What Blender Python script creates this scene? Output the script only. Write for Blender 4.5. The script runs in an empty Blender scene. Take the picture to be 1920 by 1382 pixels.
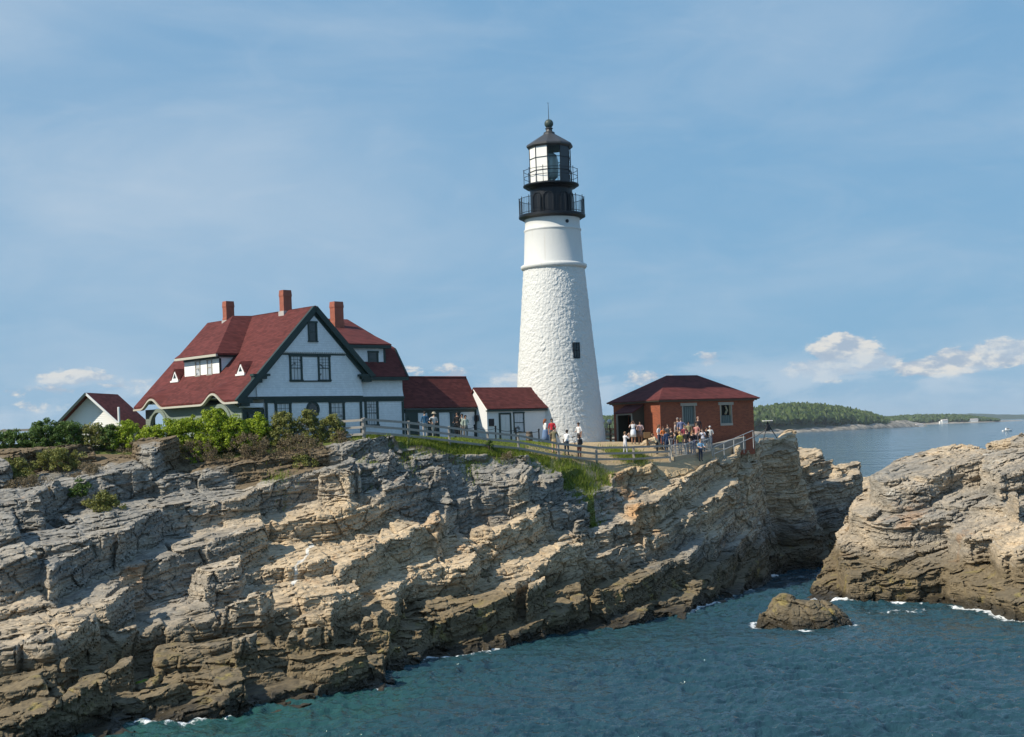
import bpy, bmesh, math, random
import numpy as np
from mathutils import Vector, Matrix

scene = bpy.context.scene
COL = scene.collection
rad = math.radians

# ---------------------------------------------------------------- camera
EYE = 11.5
ROLL = rad(2.0)
cam_data = bpy.data.cameras.new('camera')
cam_data.sensor_fit = 'HORIZONTAL'
cam_data.sensor_width = 36.0
cam_data.lens = 50.0
cam_data.shift_y = 0.0648
cam_data.clip_start = 0.5
cam_data.clip_end = 60000
cam = bpy.data.objects.new('camera', cam_data)
COL.objects.link(cam)
_r = Vector((math.cos(ROLL), 0, -math.sin(ROLL)))
_u = Vector((math.sin(ROLL), 0, math.cos(ROLL)))
_b = Vector((0, -1, 0))
cam.matrix_world = Matrix(((_r.x, _u.x, _b.x, 0), (_r.y, _u.y, _b.y, 0), (_r.z, _u.z, _b.z, EYE), (0, 0, 0, 1)))
scene.camera = cam

# ---------------------------------------------------------------- light and exposure
SUN_EL = rad(41)
SUN_AZ = rad(-63)          # from the direction that looks back at the camera, towards the left
sun_dir = Vector((math.sin(SUN_AZ) * math.cos(SUN_EL), -math.cos(SUN_AZ) * math.cos(SUN_EL), math.sin(SUN_EL)))
sun_data = bpy.data.lights.new('sun', 'SUN')
sun_data.energy = 4.7
sun_data.angle = rad(0.53)
sun_data.color = (1.0, 0.915, 0.77)
sun = bpy.data.objects.new('sun', sun_data)
COL.objects.link(sun)
sun.rotation_euler = sun_dir.to_track_quat('Z', 'Y').to_euler()
sun.location = (-60, 0, 80)

scene.view_settings.view_transform = 'Standard'
scene.view_settings.look = 'None'
scene.view_settings.exposure = 0.22
scene.view_settings.gamma = 1.0
scene.view_settings.use_curve_mapping = False
scene.cycles.max_bounces = 6
scene.cycles.diffuse_bounces = 3
scene.cycles.glossy_bounces = 3
scene.cycles.transmission_bounces = 4
scene.cycles.transparent_max_bounces = 8
scene.cycles.use_denoising = True


class NT:
    """small helper for building node trees"""
    def __init__(s, tree):
        s.t = tree
        s.n = tree.nodes
        s.l = tree.links

    def node(s, kind, **kw):
        n = s.n.new(kind)
        for k, v in kw.items():
            setattr(n, k, v)
        return n

    def put(s, sock, v):
        if isinstance(v, bpy.types.NodeSocket):
            s.l.new(v, sock)
        elif v is not None:
            sock.default_value = v

    def math(s, op, a, b=None, c=None, clamp=False):
        n = s.node('ShaderNodeMath', operation=op, use_clamp=clamp)
        s.put(n.inputs[0], a)
        if b is not None: s.put(n.inputs[1], b)
        if c is not None: s.put(n.inputs[2], c)
        return n.outputs[0]

    def vmath(s, op, a, b=None):
        n = s.node('ShaderNodeVectorMath', operation=op)
        s.put(n.inputs[0], a)
        if b is not None: s.put(n.inputs[1], b)
        return n.outputs[0]

    def mix(s, f, a, b, mode='MIX'):
        n = s.node('ShaderNodeMix', data_type='RGBA', blend_type=mode)
        s.put(n.inputs[0], f)
        for i, v in ((6, a), (7, b)):
            if isinstance(v, (tuple, list)) and len(v) == 3: v = (*v, 1)
            s.put(n.inputs[i], v)
        return n.outputs[2]

    def smooth(s, x, lo, hi, a=0.0, b=1.0):
        n = s.node('ShaderNodeMapRange', interpolation_type='SMOOTHSTEP')
        s.put(n.inputs[0], x)
        n.inputs[1].default_value = lo; n.inputs[2].default_value = hi
        n.inputs[3].default_value = a; n.inputs[4].default_value = b
        return n.outputs[0]

    def noise(s, vec, scale, detail=4, rough=0.55, dist=0.0, lac=2.0):
        n = s.node('ShaderNodeTexNoise')
        s.put(n.inputs['Vector'], vec)
        n.inputs['Scale'].default_value = scale
        n.inputs['Detail'].default_value = detail
        n.inputs['Roughness'].default_value = rough
        n.inputs['Distortion'].default_value = dist
        n.inputs['Lacunarity'].default_value = lac
        return n.outputs['Fac']

    def voronoi(s, vec, scale, feature='F1', rand=1.0):
        n = s.node('ShaderNodeTexVoronoi', feature=feature)
        s.put(n.inputs['Vector'], vec)
        n.inputs['Scale'].default_value = scale
        n.inputs['Randomness'].default_value = rand
        return n

    def xyz(s, v):
        n = s.node('ShaderNodeSeparateXYZ'); s.put(n.inputs[0], v)
        return n.outputs

    def comb(s, x, y, z):
        n = s.node('ShaderNodeCombineXYZ')
        s.put(n.inputs[0], x); s.put(n.inputs[1], y); s.put(n.inputs[2], z)
        return n.outputs[0]

    def bump(s, h, strength, dist, normal=None):
        n = s.node('ShaderNodeBump')
        n.inputs['Strength'].default_value = strength
        n.inputs['Distance'].default_value = dist
        s.put(n.inputs['Height'], h)
        if normal is not None: s.put(n.inputs['Normal'], normal)
        return n.outputs[0]

    def attr(s, name):
        return s.node('ShaderNodeAttribute', attribute_name=name).outputs['Fac']

    def obj(s):
        return s.node('ShaderNodeTexCoord').outputs['Object']


# ---------------------------------------------------------------- sky
world = bpy.data.worlds.new('World')
scene.world = world
world.use_nodes = True
w = NT(world.node_tree)
w.n.clear()
sky = w.node('ShaderNodeTexSky', sky_type='NISHITA')
sky.sun_disc = False
sky.sun_elevation = SUN_EL
sky.sun_rotation = rad(180) - SUN_AZ if False else math.atan2(sun_dir.x, sun_dir.y)
sky.altitude = 10
sky.air_density = 1.0
sky.dust_density = 0.6
sky.ozone_density = 2.0
gen = w.node('ShaderNodeTexCoord').outputs['Generated']
gx, gy, gz = w.xyz(gen)
az = w.math('MULTIPLY', w.math('ARCTAN2', gx, gy), 57.2958)
el = w.math('MULTIPLY', w.math('ARCSINE', gz), 57.2958)
ramp = w.node('ShaderNodeValToRGB')
w.put(ramp.inputs[0], w.math('MULTIPLY', w.math('ADD', el, 2.0), 1 / 92.0))
cr = ramp.color_ramp
for pos_, c_ in ((0.0, (0.215, 0.43, 0.64)), (0.05, (0.23, 0.455, 0.67)), (0.12, (0.27, 0.465, 0.69)), (0.165, (0.175, 0.365, 0.70)), (0.215, (0.085, 0.235, 0.67)), (0.42, (0.12, 0.27, 0.63)), (1.0, (0.09, 0.22, 0.52))):
    e_ = cr.elements[0] if pos_ == 0 else (cr.elements[1] if pos_ == 1 else cr.elements.new(pos_))
    e_.position = pos_; e_.color = (*c_, 1)
clear = w.mix(1.0, ramp.outputs[0], (12.0, 12.0, 12.0), 'MULTIPLY')
SKYBLUE = w.mix(0.9, sky.outputs[0], clear)
# thin cirrus veil
cv = w.comb(w.math('MULTIPLY', az, 0.055), w.math('MULTIPLY', el, 0.16), w.math('MULTIPLY', az, 0.02))
rot = w.node('ShaderNodeVectorRotate', rotation_type='Z_AXIS'); w.put(rot.inputs['Vector'], cv); rot.inputs['Angle'].default_value = rad(-16)
cir1 = w.noise(rot.outputs[0], 1.1, 6, 0.55, 0.6)
cir2 = w.noise(rot.outputs[0], 3.0, 6, 0.6, 1.2)
cir = w.math('ADD', w.smooth(cir1, 0.36, 0.72), w.math('MULTIPLY', w.smooth(cir2, 0.42, 0.75), 0.35))
corner = w.math('EXPONENT', w.math('MULTIPLY', w.math('ADD', w.math('POWER', w.math('MULTIPLY', w.math('ADD', az, 21.0), 0.16), 2.0), w.math('POWER', w.math('MULTIPLY', w.math('SUBTRACT', el, 17.5), 0.45), 2.0)), -1.0))
hazy = w.math('EXPONENT', w.math('MULTIPLY', w.math('ADD', w.math('POWER', w.math('MULTIPLY', w.math('ADD', az, 14.0), 0.09), 2.0), w.math('POWER', w.math('MULTIPLY', w.math('SUBTRACT', el, 8.5), 0.22), 2.0)), -1.0))
cir = w.math('ADD', cir, w.math('ADD', w.math('MULTIPLY', corner, 1.6), w.math('MULTIPLY', hazy, 1.2)))
veil = w.math('MULTIPLY', cir, 0.33, clamp=True)
col = w.mix(veil, SKYBLUE, (5.8, 7.1, 8.5))
# low cumulus, placed by azimuth and elevation
cc = w.comb(w.math('MULTIPLY', az, 0.55), w.math('MULTIPLY', el, 1.1), 3.7)
cn = w.noise(cc, 1.5, 8, 0.62, 0.25)
cumul = None
for (ca, ce, sa, se, amp) in CLOUDS if 'CLOUDS' in globals() else [
        (13.15, 2.85, 0.9, 0.60, 0.46), (13.7, 2.35, 1.2, 0.42, 0.40), (12.6, 2.2, 1.1, 0.40, 0.36), (8.0, 2.75, 0.55, 0.28, 0.24), (5.4, 2.05, 1.4, 0.35, 0.15),
        (16.2, 2.05, 1.2, 0.34, 0.34), (17.6, 2.2, 1.3, 0.42, 0.40), (19.3, 2.45, 1.4, 0.48, 0.42), (21.2, 2.8, 1.5, 0.5, 0.36), (24.0, 2.9, 3.0, 0.6, 0.30),
        (-16.8, 2.8, 1.5, 0.34, 0.22), (-18.6, 2.3, 1.5, 0.3, 0.20), (-18.4, 1.75, 1.1, 0.26, 0.18), (-15.0, 2.5, 1.0, 0.34, 0.20), (-2.4, 2.5, 1.0, 0.4, 0.19),
        (-4.0, 2.6, 0.9, 0.5, 0.14), (0.0, 2.2, 1.0, 0.35, 0.14), (-26, 2.6, 3.0, 0.6, 0.25), (40, 3.0, 8, 0.9, 0.28), (-45, 3, 8, 0.9, 0.25)]:
    da = w.math('MULTIPLY', w.math('SUBTRACT', az, ca), 0.80 / sa)
    de = w.math('MULTIPLY', w.math('SUBTRACT', el, ce), 0.85 / se)
    g = w.math('MULTIPLY', w.math('EXPONENT', w.math('MULTIPLY', w.math('ADD', w.math('MULTIPLY', da, da), w.math('MULTIPLY', de, de)), -1.0)), amp)
    cumul = g if cumul is None else w.math('MAXIMUM', cumul, g)
dens = w.math('SUBTRACT', w.math('ADD', cn, w.math('MULTIPLY', cumul, 1.5)), 0.66)
mask = w.math('MULTIPLY', w.smooth(dens, 0.0, 0.16), w.smooth(cumul, 0.03, 0.10))
# second density sample lifted along the sun: thick cloud towards the sun means shade
cc2 = w.comb(w.math('MULTIPLY', w.math('SUBTRACT', az, 0.35), 0.55), w.math('MULTIPLY', w.math('ADD', el, 0.35), 1.1), 3.7)
cn2 = w.noise(cc2, 1.5, 8, 0.62, 0.25)
lit = w.smooth(w.math('SUBTRACT', cn, cn2), -0.10, 0.16)
ccol = w.mix(lit, (4.6, 5.6, 6.9), (9.2, 8.9, 8.3))
col = w.mix(w.math('MULTIPLY', mask, 0.9), col, ccol)
bank = w.math('EXPONENT', w.math('MULTIPLY', w.math('POWER', w.math('MULTIPLY', w.math('SUBTRACT', el, 1.7), 0.85), 2.0), -1.0))
bn = w.noise(w.comb(w.math('MULTIPLY', az, 0.16), w.math('MULTIPLY', el, 0.5), 9.1), 1.4, 6, 0.6, 0.3)
col = w.mix(w.math('MULTIPLY', bank, w.smooth(bn, 0.40, 0.60, 0.0, 0.75)), col, (5.6, 7.0, 8.4))
bg = w.node('ShaderNodeBackground')
w.put(bg.inputs[0], col)
bg.inputs[1].default_value = 0.075
out = w.node('ShaderNodeOutputWorld')
w.l.new(bg.outputs[0], out.inputs[0])

# ---------------------------------------------------------------- object helpers
def tag(o, label=None, cat=None, group=None, kind=None):
    if label: o['label'] = label
    if cat: o['category'] = cat
    if group: o['group'] = group
    if kind: o['kind'] = kind
    return o


def thing(name, label, cat, loc=(0, 0, 0), rz=0.0, group=None):
    o = bpy.data.objects.new(name, None)
    o.empty_display_size = 0.3
    COL.objects.link(o)
    o.location = loc
    o.rotation_euler = (0, 0, rz)
    return tag(o, label, cat, group)


def copy_tree(o, parent=None):
    c = o.copy()
    COL.objects.link(c)
    c.parent = parent
    for ch in list(o.children):
        copy_tree(ch, c)
    return c


class MB:
    """collects shapes, then links them as ONE mesh object"""
    def __init__(s):
        s.v, s.f, s.m = [], [], []
        s.mats = []
        s.cur = 0

    def use(s, mat):
        if mat not in s.mats: s.mats.append(mat)
        s.cur = s.mats.index(mat)
        return s

    def add(s, vs, fs):
        b = len(s.v)
        s.v += [tuple(p) for p in vs]
        for f in fs:
            s.f.append([b + i for i in f])
            s.m.append(s.cur)
        return s

    def box(s, x0, x1, y0, y1, z0, z1):
        vs = [(x, y, z) for z in (z0, z1) for y in (y0, y1) for x in (x0, x1)]
        return s.add(vs, [(0, 2, 3, 1), (4, 5, 7, 6), (0, 1, 5, 4), (2, 6, 7, 3), (0, 4, 6, 2), (1, 3, 7, 5)])

    def hexa(s, b, t):
        """four bottom points and four top points, both counter-clockwise seen from above"""
        return s.add(list(b) + list(t), [(3, 2, 1, 0), (4, 5, 6, 7), (0, 1, 5, 4), (1, 2, 6, 5), (2, 3, 7, 6), (3, 0, 4, 7)])

    def prism(s, poly, d, axis=None):
        """extrude a 3D polygon by vector d"""
        n = len(poly)
        top = [(p[0] + d[0], p[1] + d[1], p[2] + d[2]) for p in poly]
        fs = [tuple(range(n))[::-1], tuple(range(n, 2 * n))]
        for i in range(n):
            j = (i + 1) % n
            fs.append((i, j, n + j, n + i))
        return s.add(list(poly) + top, fs)

    def beam(s, a, b, wd, h, up=(0, 0, 1)):
        a, b = Vector(a), Vector(b)
        d = (b - a).normalized()
        upv = Vector(up)
        sd = d.cross(upv)
        if sd.length < 1e-4: sd = d.cross(Vector((1, 0, 0)))
        sd = sd.normalized() * (wd / 2)
        uv = sd.cross(d).normalized() * (h / 2)
        ring = lambda p: [p - sd - uv, p + sd - uv, p + sd + uv, p - sd + uv]
        return s.add(ring(a) + ring(b), [(3, 2, 1, 0), (4, 5, 6, 7), (0, 1, 5, 4), (1, 2, 6, 5), (2, 3, 7, 6), (3, 0, 4, 7)])

    def tube(s, pts, r, n=6, closed=False):
        pts = [Vector(p) for p in pts]
        rs = r if isinstance(r, (list, tuple)) else [r] * len(pts)
        vs, fs = [], []
        m = len(pts)
        for i, p in enumerate(pts):
            a = pts[i - 1] if (i > 0 or closed) else p
            c = pts[(i + 1) % m] if (i < m - 1 or closed) else p
            d = (c - a)
            if d.length < 1e-6: d = Vector((0, 0, 1))
            d.normalize()
            x = d.cross(Vector((0, 0, 1)))
            if x.length < 1e-3: x = d.cross(Vector((1, 0, 0)))
            x.normalize()
            y = d.cross(x)
            for k in range(n):
                t = 2 * math.pi * k / n
                vs.append(p + x * (math.cos(t) * rs[i]) + y * (math.sin(t) * rs[i]))
        for i in range(m if closed else m - 1):
            j = (i + 1) % m
            for k in range(n):
                l = (k + 1) % n
                fs.append((i * n + k, i * n + l, j * n + l, j * n + k))
        if not closed:
            fs.append(tuple(range(n))[::-1])
            fs.append(tuple((m - 1) * n + k for k in range(n)))
        return s.add(vs, fs)

    def lathe(s, prof, n=32, c=(0, 0), a0=0.0, caps=True):
        vs, fs = [], []
        for (r, z) in prof:
            for k in range(n):
                t = a0 + 2 * math.pi * k / n
                vs.append((c[0] + r * math.cos(t), c[1] + r * math.sin(t), z))
        for i in range(len(prof) - 1):
            for k in range(n):
                l = (k + 1) % n
                fs.append((i * n + k, i * n + l, (i + 1) * n + l, (i + 1) * n + k))
        if caps:
            fs.append(tuple(range(n))[::-1])
            fs.append(tuple((len(prof) - 1) * n + k for k in range(n)))
        return s.add(vs, fs)

    def build(s, name, mat=None, parent=None, smooth=False, bevel=0.0):
        me = bpy.data.meshes.new(name)
        me.from_pydata(s.v, [], s.f)
        if s.mats:
            for m in s.mats: me.materials.append(m)
            me.polygons.foreach_set('material_index', s.m)
        elif mat: me.materials.append(mat)
        if smooth: me.polygons.foreach_set('use_smooth', [True] * len(me.polygons))
        me.update()
        o = bpy.data.objects.new(name, me)
        COL.objects.link(o)
        if parent is not None: o.parent = parent
        if bevel:
            b = o.modifiers.new('bevel', 'BEVEL'); b.width = bevel; b.segments = 1; b.limit_method = 'ANGLE'
        return o


def np_mesh(name, verts, quads, mat, parent=None, smooth=False, attrs=None):
    me = bpy.data.meshes.new(name)
    nv, nf = len(verts), len(quads)
    k = quads.shape[1]
    me.vertices.add(nv)
    me.vertices.foreach_set('co', np.ascontiguousarray(verts, dtype=np.float32).ravel())
    me.loops.add(nf * k)
    me.loops.foreach_set('vertex_index', np.ascontiguousarray(quads, dtype=np.int32).ravel())
    me.polygons.add(nf)
    me.polygons.foreach_set('loop_start', np.arange(0, nf * k, k, dtype=np.int32))
    me.polygons.foreach_set('use_smooth', np.full(nf, smooth, dtype=bool))
    me.update(calc_edges=True)
    for an, av in (attrs or {}).items():
        at_ = me.attributes.new(an, 'FLOAT', 'POINT')
        at_.data.foreach_set('value', np.ascontiguousarray(av, dtype=np.float32).ravel())
    me.materials.append(mat)
    o = bpy.data.objects.new(name, me)
    COL.objects.link(o)
    if parent is not None: o.parent = parent
    return o


def grid_quads(nr, nc):
    i = np.arange(nr - 1)[:, None] * nc + np.arange(nc - 1)[None, :]
    return np.stack([i, i + 1, i + nc + 1, i + nc], -1).reshape(-1, 4)


# ---------------------------------------------------------------- numpy noise
def _h(ix, iy, seed):
    h = (ix.astype(np.int64) * 374761393 + iy.astype(np.int64) * 668265263 + seed * 974634777) & 0xFFFFFFFF
    h = ((h ^ (h >> 13)) * 1274126177) & 0xFFFFFFFF
    h = ((h ^ (h >> 16)) * 2246822519) & 0xFFFFFFFF
    return ((h ^ (h >> 15)) & 0xFFFFFF) / float(0x1000000)


def perlin(x, y, seed=0):
    ix = np.floor(x); iy = np.floor(y)
    fx = x - ix; fy = y - iy
    ux = fx * fx * fx * (fx * (fx * 6 - 15) + 10); uy = fy * fy * fy * (fy * (fy * 6 - 15) + 10)
    r = []
    for dx, dy in ((0, 0), (1, 0), (0, 1), (1, 1)):
        a = _h(ix + dx, iy + dy, seed) * 6.2831853
        r.append(np.cos(a) * (fx - dx) + np.sin(a) * (fy - dy))
    a = r[0] + ux * (r[1] - r[0]); b = r[2] + ux * (r[3] - r[2])
    return (a + uy * (b - a)) * 1.5


def fbm(x, y, octs=4, seed=0, gain=0.5):
    s = 0; a = 1.0; t = 0
    for k in range(octs):
        s = s + a * perlin(x, y, seed + k * 17); t += a
        x = x * 2.03 + 11.3; y = y * 2.03 - 7.1; a *= gain
    return s / t * 1.3


def worley(x, y, seed=0, jit=0.9):
    """distance to the border between the two nearest cells, plus two random numbers and the offset inside the nearest cell"""
    ix = np.floor(x); iy = np.floor(y)
    d1 = np.full(x.shape, 9.0); d2 = np.full(x.shape, 9.0)
    r1 = np.zeros(x.shape); r2 = np.zeros(x.shape); ox = np.zeros(x.shape); oy = np.zeros(x.shape)
    for dx in (-1, 0, 1):
        for dy in (-1, 0, 1):
            cx = ix + dx; cy = iy + dy
            px = cx + 0.5 + (_h(cx, cy, seed) - 0.5) * jit - x
            py = cy + 0.5 + (_h(cx, cy, seed + 1) - 0.5) * jit - y
            d = np.sqrt(px * px + py * py)
            n = d < d1
            d2 = np.where(n, d1, np.minimum(d2, d))
            d1 = np.where(n, d, d1)
            r1 = np.where(n, _h(cx, cy, seed + 2), r1); r2 = np.where(n, _h(cx, cy, seed + 3), r2)
            ox = np.where(n, -px, ox); oy = np.where(n, -py, oy)
    return d2 - d1, r1, r2, ox, oy


def sstep(x, a, b):
    t = np.clip((x - a) / (b - a), 0, 1)
    return t * t * (3 - 2 * t)

# ---------------------------------------------------------------- survey: a point seen at picture position (px, py) and distance yy
FPX = 2667.0


def sight(px, py):
    a = (px - 960) / FPX
    b = -(py - 815.5) / FPX
    return (a * math.cos(ROLL) + b * math.sin(ROLL), -a * math.sin(ROLL) + b * math.cos(ROLL))


def at(px, py, yy):
    dx, dz = sight(px, py)
    return (dx * yy, yy, EYE + dz * yy)


def water_at(px, py):
    dx, dz = sight(px, py)
    yy = -EYE / dz
    return (dx * yy, yy, 0.0)


# ---------------------------------------------------------------- materials: rock
def new_mat(name):
    m = bpy.data.materials.new(name)
    m.use_nodes = True
    t = NT(m.node_tree)
    b = t.n['Principled BSDF']
    return m, t, b


def rock_material():
    m, t, b = new_mat('shore_rock')
    P = t.node('ShaderNodeNewGeometry').outputs['Position']
    x, y, z = t.xyz(P)
    # bedding aligned coordinates: long along the strike, thin across it
    rot = t.node('ShaderNodeVectorRotate', rotation_type='EULER_XYZ')
    t.put(rot.inputs['Vector'], P)
    rot.inputs['Rotation'].default_value = (rad(-12), rad(-2), rad(-26))
    bx, by, bz = t.xyz(rot.outputs[0])
    bed = t.comb(t.math('MULTIPLY', bx, 0.35), t.math('MULTIPLY', by, 0.8), t.math('MULTIPLY', bz, 2.6))
    big = t.noise(P, 0.09, 4, 0.55, 0.4)
    mid = t.noise(bed, 0.55, 6, 0.62, 0.6)
    fine = t.noise(bed, 2.6, 8, 0.68, 0.3)
    grain = t.noise(P, 14.0, 4, 0.7)
    tan = t.attr('tan')
    tone = t.math('ADD', t.math('MULTIPLY', t.math('SUBTRACT', big, 0.5), 1.6), tan)
    tonem = t.smooth(t.math('ADD', tone, t.math('MULTIPLY', t.math('SUBTRACT', mid, 0.5), 0.9)), 0.1, 0.95)
    grey = t.mix(mid, (0.12, 0.112, 0.098), (0.42, 0.395, 0.345))
    warm = t.mix(mid, (0.30, 0.215, 0.125), (0.72, 0.575, 0.39))
    c = t.mix(tonem, grey, warm)
    # pale quartz bands and dark bands following the bedding
    vein = t.smooth(t.noise(bed, 1.3, 5, 0.6, 1.4), 0.60, 0.70)
    c = t.mix(t.math('MULTIPLY', vein, 0.55), c, (0.62, 0.58, 0.50))
    dark = t.smooth(t.noise(bed, 0.9, 6, 0.65, 0.8), 0.55, 0.68)
    c = t.mix(t.math('MULTIPLY', dark, 0.5), c, (0.10, 0.095, 0.085))
    # rust and orange lichen
    rust = t.smooth(t.noise(P, 0.33, 6, 0.6, 0.6), 0.60, 0.72)
    c = t.mix(t.math('MULTIPLY', rust, 0.45), c, (0.36, 0.19, 0.085))
    c = t.mix(t.smooth(t.math('ADD', t.attr('rust'), t.math('MULTIPLY', t.math('SUBTRACT', mid, 0.5), 0.9)), 0.25, 0.75, 0.0, 0.62), c, (0.50, 0.27, 0.11))
    c = t.mix(t.smooth(t.attr('quartz'), 0.25, 0.6, 0.0, 0.9), c, (0.72, 0.69, 0.62))
    lich = t.smooth(t.noise(P, 1.6, 5, 0.7), 0.64, 0.72)
    c = t.mix(t.math('MULTIPLY', lich, 0.35), c, (0.46, 0.40, 0.20))
    sp = t.math('ADD', 0.62, t.math('MULTIPLY', fine, 0.84))
    c = t.mix(1.0, c, t.comb(sp, sp, sp), 'MULTIPLY')
    # relief: strata, cracks, grain
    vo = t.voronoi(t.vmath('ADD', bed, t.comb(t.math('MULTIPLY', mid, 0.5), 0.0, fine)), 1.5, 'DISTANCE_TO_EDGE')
    crack = t.smooth(vo.outputs['Distance'], 0.0, 0.10)
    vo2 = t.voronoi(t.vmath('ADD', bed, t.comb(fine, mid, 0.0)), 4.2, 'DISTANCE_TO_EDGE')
    crack2 = t.smooth(vo2.outputs['Distance'], 0.0, 0.09)
    # crevice darkness put into the colour: dark brown along the joint lines
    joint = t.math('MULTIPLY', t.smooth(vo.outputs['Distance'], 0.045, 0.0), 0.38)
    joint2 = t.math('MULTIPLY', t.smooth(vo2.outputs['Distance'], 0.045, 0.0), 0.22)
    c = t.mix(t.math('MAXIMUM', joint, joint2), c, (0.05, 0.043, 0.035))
    # tide bands: olive-brown weathered zone, then the black wet zone at the water
    zn = t.math('ADD', z, t.math('MULTIPLY', t.math('SUBTRACT', t.noise(P, 0.35, 5, 0.65), 0.5), 3.0))
    band1 = t.smooth(zn, 3.8, 2.2)
    c = t.mix(t.math('MULTIPLY', band1, 0.86), c, t.mix(fine, (0.045, 0.036, 0.022), (0.24, 0.18, 0.095)))
    olive = t.math('MULTIPLY', t.smooth(t.noise(P, 0.8, 5, 0.6), 0.56, 0.66), t.math('MULTIPLY', t.smooth(zn, 2.6, 1.6), t.smooth(zn, -0.2, 0.8)))
    c = t.mix(t.math('MULTIPLY', olive, 0.6), c, (0.30, 0.24, 0.075))
    band2 = t.smooth(t.math('ADD', z, t.math('MULTIPLY', t.math('SUBTRACT', fine, 0.5), 1.1)), 1.0, 0.3)
    c = t.mix(t.math('MULTIPLY', band2, 0.85), c, (0.022, 0.019, 0.013))
    c = t.mix(t.smooth(t.math('ADD', t.attr('algae'), t.math('MULTIPLY', t.math('SUBTRACT', fine, 0.5), 0.8)), 0.4, 0.6), c, (0.14, 0.21, 0.02))
    # soil, gravel and turf
    soil = t.math('MULTIPLY', t.attr('soil'), 1.0)
    soilm = t.smooth(t.math('ADD', soil, t.math('MULTIPLY', t.math('SUBTRACT', t.noise(P, 0.9, 6, 0.65), 0.5), 0.9)), 0.4, 0.6)
    soilc = t.mix(t.noise(P, 2.2, 6, 0.7), (0.10, 0.075, 0.045), (0.24, 0.18, 0.11))
    c = t.mix(soilm, c, soilc)
    gr = t.attr('gravel')
    grm = t.smooth(t.math('ADD', gr, t.math('MULTIPLY', t.math('SUBTRACT', t.noise(P, 0.7, 5, 0.6), 0.5), 0.5)), 0.4, 0.6)
    grc = t.mix(t.noise(P, 7.0, 5, 0.7), (0.36, 0.26, 0.145), (0.54, 0.415, 0.25))
    c = t.mix(grm, c, grc)
    tf = t.attr('turf')
    tfm = t.smooth(t.math('ADD', tf, t.math('MULTIPLY', t.math('SUBTRACT', t.noise(P, 1.1, 6, 0.65), 0.5), 0.8)), 0.4, 0.6)
    tfc = t.mix(t.noise(P, 2.8, 6, 0.7), (0.055, 0.085, 0.016), (0.17, 0.19, 0.05))
    c = t.mix(tfm, c, tfc)
    t.put(b.inputs['Base Color'], c)
    rgh = t.mix(band2, (0.88,) * 3, (0.35,) * 3)
    t.put(b.inputs['Roughness'], rgh)
    b.inputs['Specular IOR Level'].default_value = 0.3
    h = t.math('ADD', t.math('MULTIPLY', fine, 0.55), t.math('MULTIPLY', crack, 0.30))
    h = t.math('ADD', h, t.math('MULTIPLY', crack2, 0.14))
    h = t.math('ADD', h, t.math('MULTIPLY', grain, 0.10))
    t.put(b.inputs['Normal'], t.bump(h, 0.8, 0.07))
    return m


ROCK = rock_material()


# ---------------------------------------------------------------- terrain heights
def tps(pts, lam=0.02):
    p = np.array(pts, float)
    X, Z = p[:, :2], p[:, 2]
    d = np.sqrt(((X[:, None] - X[None]) ** 2).sum(-1)) + 1e-9
    K = d * d * np.log(d) + lam * np.eye(len(p)) * 50
    A = np.zeros((len(p) + 3, len(p) + 3))
    A[:len(p), :len(p)] = K
    A[:len(p), len(p)] = 1; A[:len(p), len(p) + 1:] = X
    A[len(p), :len(p)] = 1; A[len(p) + 1:, :len(p)] = X.T
    wgt = np.linalg.solve(A, np.concatenate([Z, [0, 0, 0]]))

    def f(x, y):
        o = np.zeros(x.shape)
        for i in range(len(p)):
            r2 = (x - X[i, 0]) ** 2 + (y - X[i, 1]) ** 2 + 1e-9
            o += wgt[i] * 0.5 * r2 * np.log(r2)
        return o + wgt[-3] + wgt[-2] * x + wgt[-1] * y
    return f


class Field:
    """height field sampled on a regular grid"""
    def __init__(s, f, x0, x1, y0, y1, st):
        s.x0, s.y0, s.st = x0, y0, st
        gx, gy = np.meshgrid(np.arange(x0, x1, st), np.arange(y0, y1, st))
        s.g = f(gx, gy)

    def __call__(s, x, y):
        fx = np.clip((x - s.x0) / s.st, 0, s.g.shape[1] - 1.001); fy = np.clip((y - s.y0) / s.st, 0, s.g.shape[0] - 1.001)
        ix = fx.astype(int); iy = fy.astype(int); fx = fx - ix; fy = fy - iy
        g = s.g
        return (g[iy, ix] * (1 - fx) + g[iy, ix + 1] * fx) * (1 - fy) + (g[iy + 1, ix] * (1 - fx) + g[iy + 1, ix + 1] * fx) * fy


def poly_sd(x, y, poly):
    """signed distance, positive inside"""
    d = np.full(x.shape, 1e9); inside = np.zeros(x.shape, bool)
    n = len(poly)
    for i in range(n):
        ax, ay = poly[i]; bx, by = poly[(i + 1) % n]
        ex, ey = bx - ax, by - ay
        wx, wy = x - ax, y - ay
        tt = np.clip((wx * ex + wy * ey) / (ex * ex + ey * ey + 1e-12), 0, 1)
        d = np.minimum(d, np.hypot(wx - ex * tt, wy - ey * tt))
        c = ((ay > y) != (by > y)) & (x < (bx - ax) * (y - ay) / (by - ay + 1e-12) + ax)
        inside ^= c
    return np.where(inside, d, -d)


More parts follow.
